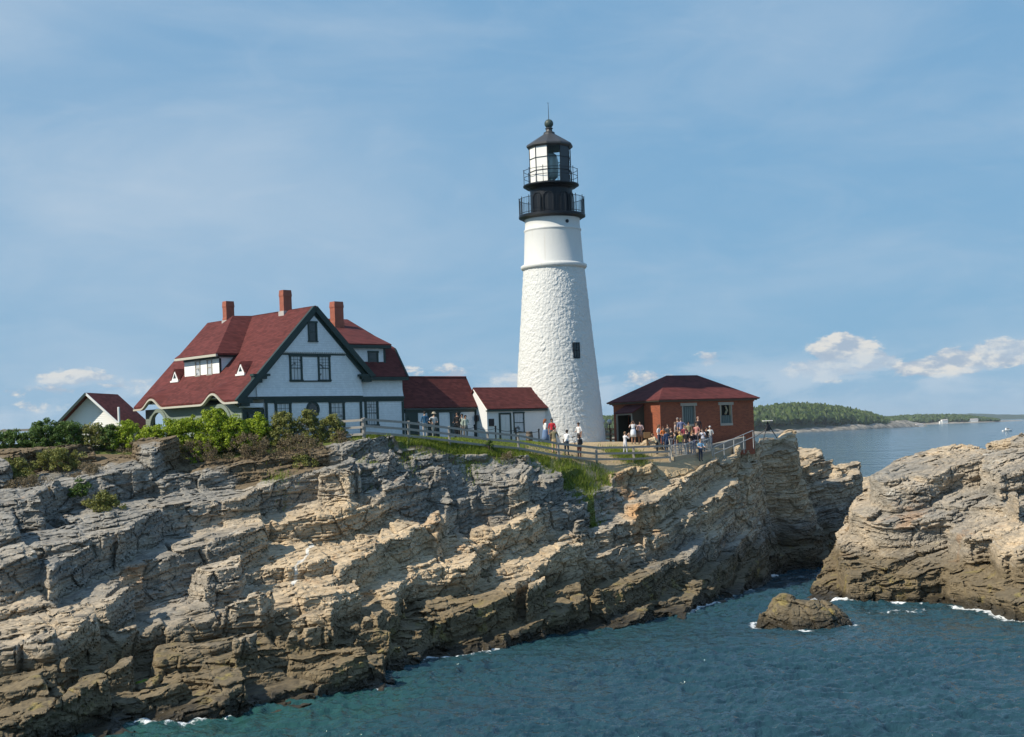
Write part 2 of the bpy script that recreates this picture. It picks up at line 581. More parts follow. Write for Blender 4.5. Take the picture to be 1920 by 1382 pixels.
def make_slabs(specs, field):
    out_ = []
    ys = np.arange(50, 130, 0.1)
    for pts in specs:
        P3 = []
        for (px, py, q) in pts:
            dx, dz = sight(px, py)
            if q > 20: yy = q
            else:
                hz = field(dx * ys, ys) + q - (EYE + dz * ys)
                k = np.argmax(hz > 0)
                yy = ys[k]
            P3.append((dx * yy, yy, EYE + dz * yy))
        P3 = np.array(P3)
        A = np.c_[P3[:, 0] - P3[:, 0].mean(), P3[:, 1] - P3[:, 1].mean(), np.ones(len(P3))]
        co = np.linalg.lstsq(A, P3[:, 2], rcond=None)[0]
        out_.append(([(p[0], p[1]) for p in P3], P3[:, 0].mean(), P3[:, 1].mean(), co))
    return out_


def rock_relief(x, y, h0, mask, slabs, seed=3, bed=(0.06, 0.235), strike=24):
    """bedded, jointed rock on top of the smooth height h0"""
    H = h0.copy()
    wx = x + 0.7 * fbm(x * 0.16, y * 0.16, 3, seed) + 0.13 * fbm(x * 0.9, y * 0.9, 2, seed + 5)
    wy = y + 0.7 * fbm(x * 0.16 + 9, y * 0.16, 3, seed + 1) + 0.13 * fbm(x * 0.9, y * 0.9 + 5, 2, seed + 6)
    for (poly, cx, cy, co) in slabs:
        bx = [p[0] for p in poly]; by = [p[1] for p in poly]
        sel = (x > min(bx) - 2) & (x < max(bx) + 2) & (y > min(by) - 2) & (y < max(by) + 2)
        if not sel.any(): continue
        xs = x[sel]; ys_ = y[sel]
        _e, j1, j2, _a, _b = worley(xs / 1.3, ys_ / 1.3, seed + 30)
        jx = 0.5 * (j1 - 0.5) + 0.12 * perlin(xs, ys_, seed + 31); jy = 0.5 * (j2 - 0.5) + 0.12 * perlin(xs, ys_ + 9, seed + 31)
        sd = poly_sd(xs + jx, ys_ + jy, poly)
        pl = co[0] * (xs - cx) + co[1] * (ys_ - cy) + co[2]
        k = sstep(sd, -0.30, 0.22)
        up = np.maximum(pl, H[sel] + 0.0)
        H[sel] = H[sel] * (1 - k) + up * k
    # low swells
    H = H + mask * 0.55 * fbm(x * 0.13, y * 0.13, 3, seed + 40)
    ax, ay = bed
    # strike direction (0.7, 0.7); coordinate along and across it
    ca, sa = math.cos(rad(strike)), math.sin(rad(strike))
    al = wx * ca + wy * sa; ac = -wx * sa + wy * ca
    base = ax * wx + ay * wy
    # beds broken by straight joints into blocks: every block keeps the dip of the bed but ends at its own level
    for (t, L, W, wd, st, lo_, gap, sd_) in ((1.8, 7.6, 4.2, 0.018, 1.0, 0.9, 0.85, 60), (0.55, 3.2, 1.5, 0.03, 0.85, 0.30, 0.36, 61), (0.20, 1.1, 0.6, 0.08, 0.6, 0.12, 0.12, 62)):
        v_ = ac / W + 0.25 * perlin(al * 0.22 / L * 3, ac * 0.2 / W, seed + sd_ + 3)
        j = np.floor(v_); fv = v_ - j
        u_ = al / L + 7.31 * _h(j, j * 0, seed + sd_ + 4) + 0.10 * (fv - 0.5)
        i = np.floor(u_); fu = u_ - i
        # some blocks are joined to their neighbour, so sizes differ
        i = np.where(_h(i, j, seed + sd_ + 5) < 0.35, i - 1, i)
        hb = _h(i, j, seed + sd_ + 6); tb = _h(i, j, seed + sd_ + 7) - 0.5
        q = (H - base) / t + hb
        k = np.floor(q); f = q - k
        ff = sstep(f, 0.5 - wd, 0.5 + wd)
        loc = st * (lo_ + (1 - lo_) * sstep(fbm(x * 0.12, y * 0.12, 3, seed + sd_ + 8), -0.2, 0.3))
        H = H + mask * loc * ((ff - f) * t + tb * 0.14 * t * (fu - 0.5))
        edge = np.minimum(np.minimum(fu, 1 - fu) * L, np.minimum(fv, 1 - fv) * W)
        H = H - mask * loc * gap * np.exp(-(edge / (0.06 + 0.035 * t)) ** 2) * (_h(i, j + 50, seed + sd_ + 9) < 0.4)
    # tumbled blocks under the bluff edge
    pxx = 960 + FPX * x / np.maximum(y, 1)
    if seed == 3:
        dd = crest_y(pxx) - y
        rub = mask * sstep(dd, 0.3, 1.2) * sstep(dd, 7.5, 4.0) * sstep(pxx, 560, 660) * sstep(pxx, 1130, 1040)
        e, r1, r2, ox, oy = worley(wx / 1.25, wy / 1.0, seed + 95)
        H = H + rub * ((r1 - 0.5) * 0.75 + (r2 - 0.5) * 1.0 * ox + (r1 - 0.5) * 0.8 * oy - 0.5 * np.exp(-(e / 0.07) ** 2))
        # blocks along the water's edge on the left
        lo = mask * sstep(h0, 3.2, 1.8) * sstep(pxx, 900, 700)
        e, r1, r2, ox, oy = worley(al / 3.4, ac / 1.8, seed + 97)
        H = H + lo * ((r1 - 0.45) * 1.1 + (r2 - 0.5) * 0.8 * ox - 0.5 * np.exp(-(e / 0.05) ** 2))
    # the finest breaks show on the treads, not as flutes on the risers
    if H.ndim == 2 and H.shape[0] > 100:
        slope = np.hypot(np.gradient(H, axis=0) / np.gradient(y, axis=0), np.gradient(H, axis=1) / np.maximum(np.gradient(x, axis=1), 1e-3))
        calm = 1 / (1 + (slope / 1.1) ** 2)
    else:
        calm = 1.0
    mask = mask * (0.2 + 0.8 * calm)
    # long straight cracks along the strike
    e, r1, r2, ox, oy = worley(al / 3.2, ac / 0.42, seed + 66)
    H = H + mask * ((r1 - 0.5) * 0.16 - 0.13 * np.exp(-(e / 0.05) ** 2) * (r2 > 0.25))
    # medium and small joint blocks
    e, r1, r2, ox, oy = worley(al / 1.55, ac / 0.75, seed + 70)
    m2 = mask * (0.35 + 0.65 * sstep(fbm(x * 0.12 + 3, y * 0.12, 3, seed + 71), -0.25, 0.3))
    H = H + m2 * ((r1 - 0.5) * 0.14 + (r2 - 0.5) * 0.22 * ox + (r1 - 0.5) * 0.18 * oy)
    H = H - m2 * 0.16 * np.exp(-(e / 0.05) ** 2) * (r2 > 0.35)
    e, r1, r2, ox, oy = worley(al / 0.55, ac / 0.30, seed + 80)
    m3 = mask * (0.25 + 0.75 * sstep(fbm(x * 0.2 + 3, y * 0.2, 3, seed + 81), -0.25, 0.3))
    H = H + m3 * ((r1 - 0.5) * 0.10 + (r2 - 0.5) * 0.12 * ox)
    H = H - m3 * 0.09 * np.exp(-(e / 0.07) ** 2)
    H = H + mask * (0.03 * fbm(x * 1.3, y * 1.3, 3, seed + 90) + 0.012 * fbm(x * 6, y * 6, 2, seed + 91))
    return H


def solid_rock(name, px0, px1, nc, nr, ystart, yend, height, voxel, floor=-3.0, keep=-0.9):
    """closed solid under the height function, re-meshed so that steep faces get as many points as flat ones"""
    pxs = np.linspace(px0, px1, nc)
    pa = (pxs - 960) / FPX
    y0 = ystart(pxs); y1 = yend(pxs)
    tt = np.linspace(0, 1, nr)[:, None]
    Y = np.exp(np.log(y0)[None, :] * (1 - tt) + np.log(y1)[None, :] * tt)
    X = pa[None, :] * Y
    H = np.maximum(height(X, Y), floor + 0.5)
    top = np.stack([X, Y, H], -1).reshape(-1, 3)
    idx = np.arange(nr * nc).reshape(nr, nc)
    ring = np.concatenate([idx[0, :], idx[1:, -1], idx[-1, -2::-1], idx[-2:0:-1, 0]])
    low = top[ring].copy(); low[:, 2] = floor
    n = len(ring); base = nr * nc
    mid = np.array([[low[:, 0].mean(), low[:, 1].mean(), floor]])
    V = np.concatenate([top, low, mid])
    k = np.arange(n); k2 = (k + 1) % n
    q = grid_quads(nr, nc)
    side = np.stack([ring[k2], ring[k], base + k, base + k2], -1)
    fan = np.stack([base + k2, base + k, np.full(n, base + n)], -1)
    me = bpy.data.meshes.new(name + '_work')
    tri = np.concatenate([q[:, [0, 1, 2]], q[:, [0, 2, 3]], side[:, [0, 1, 2]], side[:, [0, 2, 3]], fan])
    me.vertices.add(len(V)); me.vertices.foreach_set('co', V.astype(np.float32).ravel())
    me.loops.add(len(tri) * 3); me.loops.foreach_set('vertex_index', tri.astype(np.int32).ravel())
    me.polygons.add(len(tri)); me.polygons.foreach_set('loop_start', np.arange(0, len(tri) * 3, 3, dtype=np.int32))
    me.update(calc_edges=True)
    ob = bpy.data.objects.new(name + '_work', me)
    COL.objects.link(ob)
    md = ob.modifiers.new('remesh', 'REMESH'); md.mode = 'VOXEL'; md.voxel_size = voxel; md.adaptivity = 0.0
    dg = bpy.context.evaluated_depsgraph_get()
    em = ob.evaluated_get(dg).to_mesh()
    co = np.empty(len(em.vertices) * 3, np.float32); em.vertices.foreach_get('co', co); co = co.reshape(-1, 3).astype(float)
    tot = np.empty(len(em.polygons), np.int32); em.polygons.foreach_get('loop_total', tot)
    vi = np.empty(len(em.loops), np.int32); em.loops.foreach_get('vertex_index', vi)
    st = np.empty(len(em.polygons), np.int32); em.polygons.foreach_get('loop_start', st)
    qs = vi[st[tot == 4][:, None] + np.arange(4)[None, :]]
    ob.evaluated_get(dg).to_mesh_clear()
    bpy.data.objects.remove(ob); bpy.data.meshes.remove(me)
    zmax = co[qs][:, :, 2].max(1)
    qs = qs[zmax > keep]
    used = np.unique(qs)
    re = np.full(len(co), -1); re[used] = np.arange(len(used))
    return co[used], re[qs]


COLS = {   # picture column: (row, distance) going up the slope; None = at the water's edge
    -260: [(1400, 56), (1300, 58.5), (1150, 64), (1020, 71), (930, 77), (872, 83)],
    0: [(1385, 55), (1270, 58.5), (1110, 64.5), (1000, 70), (930, 75), (850, 82)],
    150: [(1380, 56), (1275, 60), (1110, 66), (1000, 72), (930, 76.5), (846, 82.5)],
    260: [(1368, None), (1290, 63), (1200, 66.5), (1100, 71), (1000, 75.5), (920, 79.5), (846, 83)],
    450: [(1345, None), (1280, 63), (1200, 67), (1130, 70), (1050, 74), (980, 77.5), (900, 81), (842, 84)],
    570: [(1322, None), (1260, 65), (1180, 69), (1100, 73), (1020, 76.6), (950, 79.4), (880, 82), (836, 83.8)],
    690: [(1300, None), (1240, 67.5), (1160, 72), (1080, 75.6), (1000, 78.8), (950, 80.6), (880, 82.7), (838, 83.9)],
    800: [(1243, None), (1190, 75.5), (1120, 78.2), (1050, 80.2), (980, 82.4), (930, 83.8), (880, 85), (844, 85.9)],
    900: [(1220, None), (1160, 77.8), (1090, 80.6), (1020, 83.2), (960, 85.5), (900, 87.2), (857, 88.2)],
    990: [(1205, None), (1150, 80), (1080, 82.6), (1000, 85.3), (940, 87.3), (890, 89), (868, 89.8)],
    1090: [(1185, None), (1100, 86), (1020, 87.8), (950, 90.0), (905, 91.6), (886, 92.4)],
    1210: [(1172, None), (1100, 87.6), (1030, 91), (960, 93.6), (908, 95.4), (884, 96.4)],
    1300: [(1150, None), (1080, 92), (1000, 95.4), (920, 98.6), (874, 100.4)],
    1400: [(1112, None), (1040, 101.3), (960, 103.5), (900, 106.5), (860, 109), (835, 112)],
    1450: [(1070, None), (1000, 113.2), (930, 114), (860, 114.8), (835, 116)],
    1550: [(1060, None), (1000, 119), (940, 119.8), (890, 121), (872, 124)],
    1640: [(1030, None), (980, 130), (930, 133), (905, 138)],
}
pts = []
for px, rows in COLS.items():
    first = True
    for (py, yy) in rows:
        p = water_at(px, py) if yy is None else at(px, py, yy)
        if first:
            dx = sight(px, py)[0]
            pts.append((dx * (p[1] - 5), p[1] - 5, p[2] - 2.6 if p[2] < 0.6 else p[2] - 1.0))
            if px > 1250: pts.append((dx * (p[1] - 12), p[1] - 12, -4))
            else: pts.append((dx * (p[1] - 12), p[1] - 12, p[2] - 5))
        first = False
        pts.append(p)
pts += [(-48, 80, 11.3), (-48, 95, 12), (-25, 91, 11.5), (-17, 88, 11.4), (-8, 95, 11.2), (0, 102, 10.9), (3.5, 101, 10.75), (3.5, 108, 10.7), (11, 104, 10.5),
        (10, 114, 10.4), (-5, 115, 11.0), (-25, 110, 11.6), (-45, 112, 12), (-20, 132, 10.5), (5, 130, 9.8), (18, 111, 10.1), (20, 118, 9.6),
        (24, 126, 8), (13, 107, 10.4), (14.5, 112, 10.2), (17, 106.5, 10.1), (16, 118, 9.9), (22, 114, 9.8), (12, 121, 9.9), (8.5, 108.5, 10.6), (10, 101.5, 10.3), (13.5, 103.2, 9.9), (16, 105.5, 9.9), (30, 142, 2), (0, 146, 5), (-30, 148, 6), (-50, 148, 6), at(1665, 912, 136), at(1690, 925, 137), (44, 146, -2), (-12, 90.5, 11.3)]
FENCE = [(684, 818, 84.9), (767, 825, 86.4), (843, 834, 88.0), (916, 844, 89.6), (973, 849, 90.8), (1048, 863, 92.3), (1119, 869, 94.6), (1189, 869, 97.3), (1256, 864, 99.4)]
pts += [at(*p) for p in FENCE] + [at(*p) for p in ((1300, 856, 101.6), (1340, 846, 103.8), (1270, 850, 102.5), (1320, 838, 104.6), (1190, 833, 101.6), (1240, 842, 102), (1040, 836, 97.5), (1090, 836, 98.5), (1140, 838, 99.5),
        (800, 818, 91), (860, 820, 93.5), (940, 826, 95.6), (1000, 830, 98), (0, 842, 84), (222, 838, 85), (430, 838, 86), (606, 830, 86), (1410, 822, 110))]
_raw = tps(pts)


def capped(x, y):
    """the bluff top is level: no swelling between the surveyed points"""
    px = 960 + FPX * x / y
    cap = np.interp(px, [-300, 500, 700, 850, 960, 1050, 1150, 1250, 1345, 1420, 1700], [12.4, 11.9, 11.8, 11.5, 11.3, 11.1, 10.8, 10.5, 10.3, 10.4, 9.5])
    cap = cap + 0.03 * np.clip(y - 95, 0, 14) * sstep(px, 1350, 1100)
    z = _raw(x, y)
    d = z - cap
    return np.where(d > -0.6, cap - 0.6 + 0.6 * np.tanh((d + 0.6) / 0.6), z)


BASE = Field(capped, -56, 62, 44, 152, 0.5)

SLABS = make_slabs([
    [(94, 1222, 1.2), (160, 1197, 1.3), (219, 1175, 1.3), (258, 1170, 1.2), (244, 1150, .9), (140, 1158, .7), (60, 1212, .8)],
    [(160, 1135, .9), (235, 1113, 1.0), (264, 1132, .9), (256, 1152, .8), (172, 1155, .6)],
    [(82, 1312, 1.2), (140, 1297, 1.2), (246, 1265, 1.1), (238, 1252, .9), (140, 1266, .8), (76, 1290, .9)],
    [(306, 1200, .8), (380, 1186, .8), (458, 1166, .8), (440, 1153, .5), (330, 1172, .5)],
    [(250, 1168, .6), (320, 1100, .4), (400, 1080, .4), (530, 1072, .9), (537, 1098, 1.1), (490, 1150, 1.0), (400, 1165, .8)],
    [(536, 1127, .9), (556, 1110, .7), (690, 1100, .9), (704, 1114, 1.0), (655, 1128, 1.0), (556, 1142, 1.0)],
    [(700, 1165, .6), (780, 1125, .4), (1030, 1108, .5), (1080, 1092, .6), (1078, 1116, .8), (960, 1150, .8), (830, 1172, .7)],
    [(985, 1130, 1.4), (1005, 1108, 1.0), (1085, 1086, 1.3), (1092, 1104, 1.6), (1072, 1130, 1.6), (1000, 1142, 1.5)],
    [(790, 1085, .7), (860, 1066, .5), (1050, 1015, .6), (1102, 1002, .7), (1106, 1030, 1.0), (1050, 1052, 1.0), (880, 1087, .9)],
    [(1110, 1122, 1.0), (1135, 1094, .7), (1160, 1098, .9), (1162, 1118, 1.1), (1125, 1137, 1.1)],
    [(545, 1105, .4), (600, 1010, .3), (760, 975, .3), (900, 958, .4), (985, 985, .6), (850, 1045, .6), (760, 1082, .5), (620, 1102, .5)],
    [(197, 892, 1.1), (235, 855, .9), (300, 838, .8), (345, 845, .9), (332, 884, 1.3), (260, 890, 1.3)],
    [(0, 1040, .7), (60, 1005, .4), (300, 955, .5), (480, 928, .6), (522, 945, .9), (330, 1003, .9), (150, 1048, .9), (0, 1066, .9)],
    [(200, 1062, .6), (330, 1025, .4), (500, 982, .6), (522, 1002, .9), (380, 1052, .8), (260, 1087, .8)],
    [(596, 908, .6), (640, 853, .5), (668, 862, 1.1), (664, 925, 1.3)],
    [(1422, 842, 113), (1488, 828, 113.2), (1494, 812, 118), (1425, 815, 118)],
    [(1270, 890, 104.5), (1345, 840, 107), (1420, 817, 112), (1424, 838, 110.5), (1370, 872, 107), (1300, 900, 104.5)],
    [(1180, 985, .5), (1290, 905, .6), (1350, 868, 1.0), (1420, 866, 1.5), (1428, 898, 1.8), (1385, 932, 1.4), (1290, 985, .9)],
    [(1490, 876, 121), (1520, 862, 123), (1600, 858, 125), (1616, 866, 125), (1612, 886, 121.5), (1560, 882, 120), (1495, 888, 119.5)],
    [(1610, 896, 128.5), (1645, 887, 132), (1678, 893, 134), (1674, 922, 130.5), (1620, 934, 128)],
    [(1600, 962, 126), (1640, 942, 129), (1668, 962, 128.5), (1612, 992, 125)],
    [(1110, 990, .5), (1180, 925, .4), (1270, 905, .5), (1280, 930, .8), (1190, 975, .8)],
    [(370, 1225, .5), (470, 1205, .4), (600, 1190, .4), (620, 1205, .6), (480, 1240, .7), (390, 1250, .7)],
    [(240, 1300, .4), (330, 1260, .4), (560, 1225, .5), (640, 1225, .6), (680, 1250, .8), (560, 1275, .8), (400, 1305, .7), (300, 1330, .7)],
    [(690, 880, .5), (760, 868, .5), (850, 880, .9), (840, 905, 1.1), (720, 905, .9)],
    [(870, 890, .6), (960, 868, .6), (1050, 878, 1.0), (1060, 905, 1.3), (960, 915, 1.2), (880, 915, 1.0)],
], BASE)


def crest_y(px):
    return np.interp(px, [-300, 0, 150, 260, 450, 570, 690, 800, 900, 990, 1045, 1090, 1210, 1300, 1345, 1400, 1450, 1700],
                     [82.5, 81.5, 82, 82.5, 83.0, 83.7, 84.3, 86.5, 88.6, 90.3, 91.3, 92.7, 96.9, 100.4, 105, 113, 119, 140])


def gauss(x, y, cx, cy, r):
    return np.exp(-((x - cx) ** 2 + (y - cy) ** 2) / (r * r))


def upness(co, qs):
    """z of the vertex normals: 1 on level treads, 0 on upright faces"""
    a, b, c, d = (co[qs[:, i]] for i in range(4))
    n = np.cross(c - a, d - b)
    N = np.zeros_like(co)
    for i in range(4): np.add.at(N, qs[:, i], n)
    return np.abs(N[:, 2]) / (np.linalg.norm(N, axis=1) + 1e-9)


def shake(x, y, z, m, seed, bed=(0.05, 0.20), dirn=(0.37, -0.93)):
    """strata of unequal hardness: layers and joint blocks stand out or lie back, so steep faces are broken as well"""
    k = 0.85
    dx = 0.08 * fbm(y * k + z * 0.7 * k, z * 1.3 * k, 3, seed)
    dy = 0.10 * fbm(x * k + 31, z * 1.3 * k - x * 0.3, 3, seed + 1)
    s = x * dirn[1] - y * dirn[0]                      # along the face
    q0 = z - bed[0] * x - bed[1] * y + 0.18 * fbm(x * 0.22, y * 0.22, 2, seed + 9)
    o = 0
    for (tz, ts, a, sd) in ((1.5, 3.4, 0.40, 3), (0.62, 1.6, 0.34, 1), (0.25, 0.7, 0.20, 2), (0.11, 0.32, 0.08, 4)):
        q = q0 / tz
        row = np.floor(q)
        _e, r1, r2, _a, _b = worley(s / ts + 17.3 * _h(row, row * 0, seed + sd), q * 0.85, seed + 20 + sd, 0.75)
        o = o + 0.8 * a * (r1 - 0.5) - 0.45 * a * np.exp(-(_e / 0.045) ** 2) * (r2 > 0.3)
    return x + (dx + o * dirn[0]) * m, y + (dy + o * dirn[1]) * m


def cover(x, y, z):
    """ground cover of the headland"""
    px = 960 + FPX * x / y
    cy = crest_y(px)
    d = cy - y
    n = fbm(x * 0.3, y * 0.3, 3, 77)
    soil = 0.80 * sstep(px, 720, 560) * sstep(d, 5.5, 0.0)
    soil = soil + 0.5 * sstep(n, 0.15, 0.5) * sstep(d, 7, 1) * sstep(px, 1080, 900)
    g = lambda a, b, c, r: gauss(x, y, *at(a, b, c)[:2], r)
    tf = 0.95 * sstep(d, 0.5, -0.2) * sstep(px, 640, 700) * sstep(px, 1040, 980)
    for (a, b, c, r, k) in ((1085, 920, 91.8, 1.0, .9), (1060, 945, 91, 0.8, .9), (1172, 897, 97.6, 0.8, .85), (1190, 896, 98, 0.6, .85), (1110, 993, 90.3, 0.5, .85)):
        tf = np.maximum(tf, k * g(a, b, c, r))
    gv = sstep(px, 1000, 1060) * sstep(d, 2.2, -0.2) * sstep(px, 1350, 1300)
    gv = np.maximum(gv, 0.9 * g(1120, 885, 93.4, 1.3)); gv = np.maximum(gv, 0.9 * g(1200, 880, 98, 1.6))
    tan = 0.22 + 0.75 * sstep(px, 380, 640) * sstep(px, 1220, 960) * sstep(d, 2.0, 6) + 0.5 * sstep(px, 1080, 1250) * sstep(z, 2.5, 6)
    tan = tan + 0.4 * sstep(px, 520, 200) * sstep(d, 14, 19) - 0.25 * sstep(px, 400, 100) * sstep(d, 12, 8)
    algae = np.maximum.reduce([0.8 * g(266, 1292, 63.2, 0.45), 0.7 * g(278, 1288, 63.4, 0.35)])
    a0, a1 = at(592, 1016, 77.2), at(546, 1112, 72.6)
    ex, ey = a1[0] - a0[0], a1[1] - a0[1]
    tt = np.clip(((x - a0[0]) * ex + (y - a0[1]) * ey) / (ex * ex + ey * ey), 0, 1)
    dv = np.hypot(x - a0[0] - ex * tt + 0.18 * perlin(x * 1.3, y * 1.3, 5), y - a0[1] - ey * tt)
    quartz = np.exp(-(dv / 0.09) ** 2)
    rust = np.maximum.reduce([0.9 * g(1175, 945, 93.8, 0.9), 0.8 * g(1195, 1005, 91.8, 1.1), 0.6 * g(1230, 1000, 92.4, 0.9), 0.5 * g(820, 1010, 81.2, 2.0), 0.45 * g(900, 985, 84, 1.6), 0.5 * g(250, 1130, 69.5, 1.6), 0.4 * g(690, 1085, 75.5, 1.5)])
    return dict(soil=soil, gravel=gv, turf=tf, tan=tan, algae=algae, quartz=quartz, rust=rust)


def rock_top(x, y):
    px = 960 + FPX * x / y
    h0 = BASE(x, y)
    cy = crest_y(px) + 0.5 * fbm(x * 0.25, y * 0.25, 3, 21)
    m = 1 - sstep(y - cy, -0.9, 0.7) * sstep(px, 1440, 1380)
    H = rock_relief(x, y, h0, m, SLABS, 3) - 0.35 * (1 - m)
    d = crest_y(px) - y
    k = sstep(d, 3.2, 1.2) * sstep(d, -1.2, -0.4) * sstep(px, 660, 700) * sstep(px, 1330, 1290)
    flat = np.exp(-((px - 1440) / 26) ** 4 - ((y - 117.2) / 2.6) ** 4)
    H = H * (1 - flat) + (10.35 + 0.12 * fbm(x, y, 3, 9)) * flat
    return H + k * np.maximum(h0 - 0.05 + 0.22 * fbm(x * 0.7, y * 0.7, 3, 44) - H, 0)


wl = np.array(sorted((px, water_at(px, rows[0][0])[1] if rows[0][1] is None else rows[0][1]) for px, rows in COLS.items()))
co, qs = solid_rock('headland', -230, 1740, 1150, 800, lambda p: np.interp(p, wl[:, 0], wl[:, 1]) - 4.0,
                    lambda p: crest_y(p) + np.where(p > 1400, 6, 3.0), rock_top, 0.066)
up_ = 0.10 + 0.90 * sstep(upness(co, qs), 0.93, 0.62)
hx, hy = shake(co[:, 0], co[:, 1], co[:, 2], up_ * (1 - sstep(co[:, 1] - crest_y(960 + FPX * co[:, 0] / co[:, 1]), -0.9, 0.7)), 200)
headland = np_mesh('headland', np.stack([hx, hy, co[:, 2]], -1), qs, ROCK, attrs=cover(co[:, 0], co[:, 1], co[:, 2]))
tag(headland, kind='structure')
ROCKG = Field(rock_top, -46, 40, 50, 124, 0.2)

# the level ground on top: turf by the house, trodden gravel round the tower
def lawn_top(x, y):
    px = 960 + FPX * x / y
    d = crest_y(px) - y
    return BASE(x, y) + 0.05 * fbm(x * 0.5, y * 0.5, 3, 8) + 0.02 - 2.2 * sstep(d, 0.15, 1.6)


pl = np.linspace(-260, 1480, 420)
rl = np.linspace(0, 1, 170)[:, None]
yl = (crest_y(pl) - 1.4)[None, :] * (1 - rl) ** 1 + 150 * rl
yl = (crest_y(pl) - 1.4)[None, :] + (150 - crest_y(pl) + 1.4)[None, :] * rl ** 1.7
xl = ((pl - 960) / FPX)[None, :] * yl
zl = lawn_top(xl, yl)
gvl = sstep(pl, 930, 1040)[None, :] * sstep(yl, 122, 116)
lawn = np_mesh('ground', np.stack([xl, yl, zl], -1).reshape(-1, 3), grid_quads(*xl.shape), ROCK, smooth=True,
               attrs=dict(soil=xl * 0 + 1.0, gravel=gvl, turf=np.where(gvl > 0.5, 0.0, 0.9) * sstep(crest_y(pl)[None, :] - yl, 0.4, -0.3), tan=xl * 0))
tag(lawn, kind='structure')


def ground(x, y):
    return float(lawn_top(np.array([float(x)]), np.array([float(y)]))[0])


# ---------------------------------------------------------------- the islet on the right
ICOLS = {
    1545: [(1126, None), (1105, 94.5), (1085, 96.5)],
    1600: [(1136, None), (1050, 95), (990, 97.5), (955, 100)],
    1650: [(1138, None), (1060, 91.8), (990, 95), (930, 97.3), (905, 101)],
    1700: [(1140, None), (1060, 91), (980, 94.5), (900, 97), (866, 98.8), (860, 103)],
    1780: [(1142, None), (1060, 90.5), (980, 94), (900, 98), (866, 100), (860, 106)],
    1850: [(1152, None), (1080, 86.5), (1000, 90.5), (920, 95.5), (875, 99.5), (856, 103)],
    1920: [(1166, None), (1090, 83), (1000, 88.5), (920, 94.5), (860, 99.5), (830, 104), (827, 108)],
    2080: [(1180, None), (1080, 83), (1000, 88.5), (900, 95.5), (830, 103), (815, 109)],
}
ip = []
for px, rows in ICOLS.items():
    first = True
    for (py, yy) in rows:
        p = water_at(px, py) if yy is None else at(px, py, yy)
        if first:
            dx = sight(px, py)[0]
            ip += [(dx * (p[1] - 4), p[1] - 4, -1.4), (dx * (p[1] - 10), p[1] - 10, -3.5)]
        first = False
        ip.append(p)
ip += [at(1480, 1120, 88)[:2] + (-3,), at(1500, 1080, 100)[:2] + (-3,), at(1540, 1050, 105)[:2] + (-1.5,), at(1590, 1000, 108)[:2] + (-1,),
       (32, 113, 1.5), (36, 118, 0), (42, 122, -1), (26, 116, -2), (30, 128, -3), (46, 130, -3), (52, 120, 3), (58, 128, 0), (40, 112, 5.5)]
IBASE = Field(tps(ip), 10, 66, 70, 140, 0.5)
ISLABS = make_slabs([
    [(1672, 892, 97), (1672, 870, 99), (1730, 854, 103), (1836, 862, 104), (1838, 892, 100), (1760, 902, 97.5)],
    [(1715, 862, 101), (1740, 851, 103), (1765, 855, 104), (1760, 866, 101)],
    [(1600, 945, 98.6), (1628, 935, 100.5), (1642, 948, 101), (1636, 966, 99), (1606, 976, 97.6)],
    [(1840, 880, .9), (1880, 850, .7), (1925, 826, .8), (1960, 830, .9), (1930, 880, 1.2), (1870, 910, 1.1)],
    [(1760, 1010, .9), (1840, 950, .6), (1900, 930, .6), (1910, 960, 1.0), (1830, 1020, 1.2), (1780, 1040, 1.2)],
    [(1790, 1085, .9), (1850, 1040, .6), (1925, 1010, .7), (1930, 1050, 1.1), (1850, 1090, 1.1)],
    [(1862, 1130, .8), (1890, 1095, .8), (1930, 1085, .9), (1930, 1130, 1.2)],
    [(1590, 1062, .7), (1650, 1040, .6), (1720, 1035, .8), (1715, 1070, 1.1), (1600, 1095, 1.0)],
], IBASE)
wli = np.array(sorted((px, water_at(px, rows[0][0])[1]) for px, rows in ICOLS.items()))
co, qs = solid_rock('islet', 1490, 2190, 460, 560, lambda p: np.interp(p, wli[:, 0], wli[:, 1]) - 4.0, lambda p: p * 0 + 124,
                    lambda x, y: rock_relief(x, y, IBASE(x, y), np.ones_like(x), ISLABS, 311, (0.14, 0.18), 30), 0.07)
hx, hy = shake(co[:, 0], co[:, 1], co[:, 2], 0.45 + 0.9 * sstep(upness(co, qs), 0.95, 0.6), 240, (0.1, 0.15), (0.1, -0.99))
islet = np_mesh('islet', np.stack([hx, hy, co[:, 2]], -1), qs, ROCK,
                attrs=dict(soil=hx * 0, gravel=hx * 0, turf=hx * 0, rust=hx * 0 + 0.22, tan=0.40 + 0.15 * sstep(co[:, 2], 2.0, 6.0)))
tag(islet, kind='structure')
IROCKG = Field(lambda x, y: rock_relief(x, y, IBASE(x, y), np.ones_like(x), ISLABS, 311, (0.14, 0.18), 30), 12, 64, 72, 122, 0.2)

# low dark rock standing alone in the water
cxr, cyr, _ = water_at(1514, 1178)


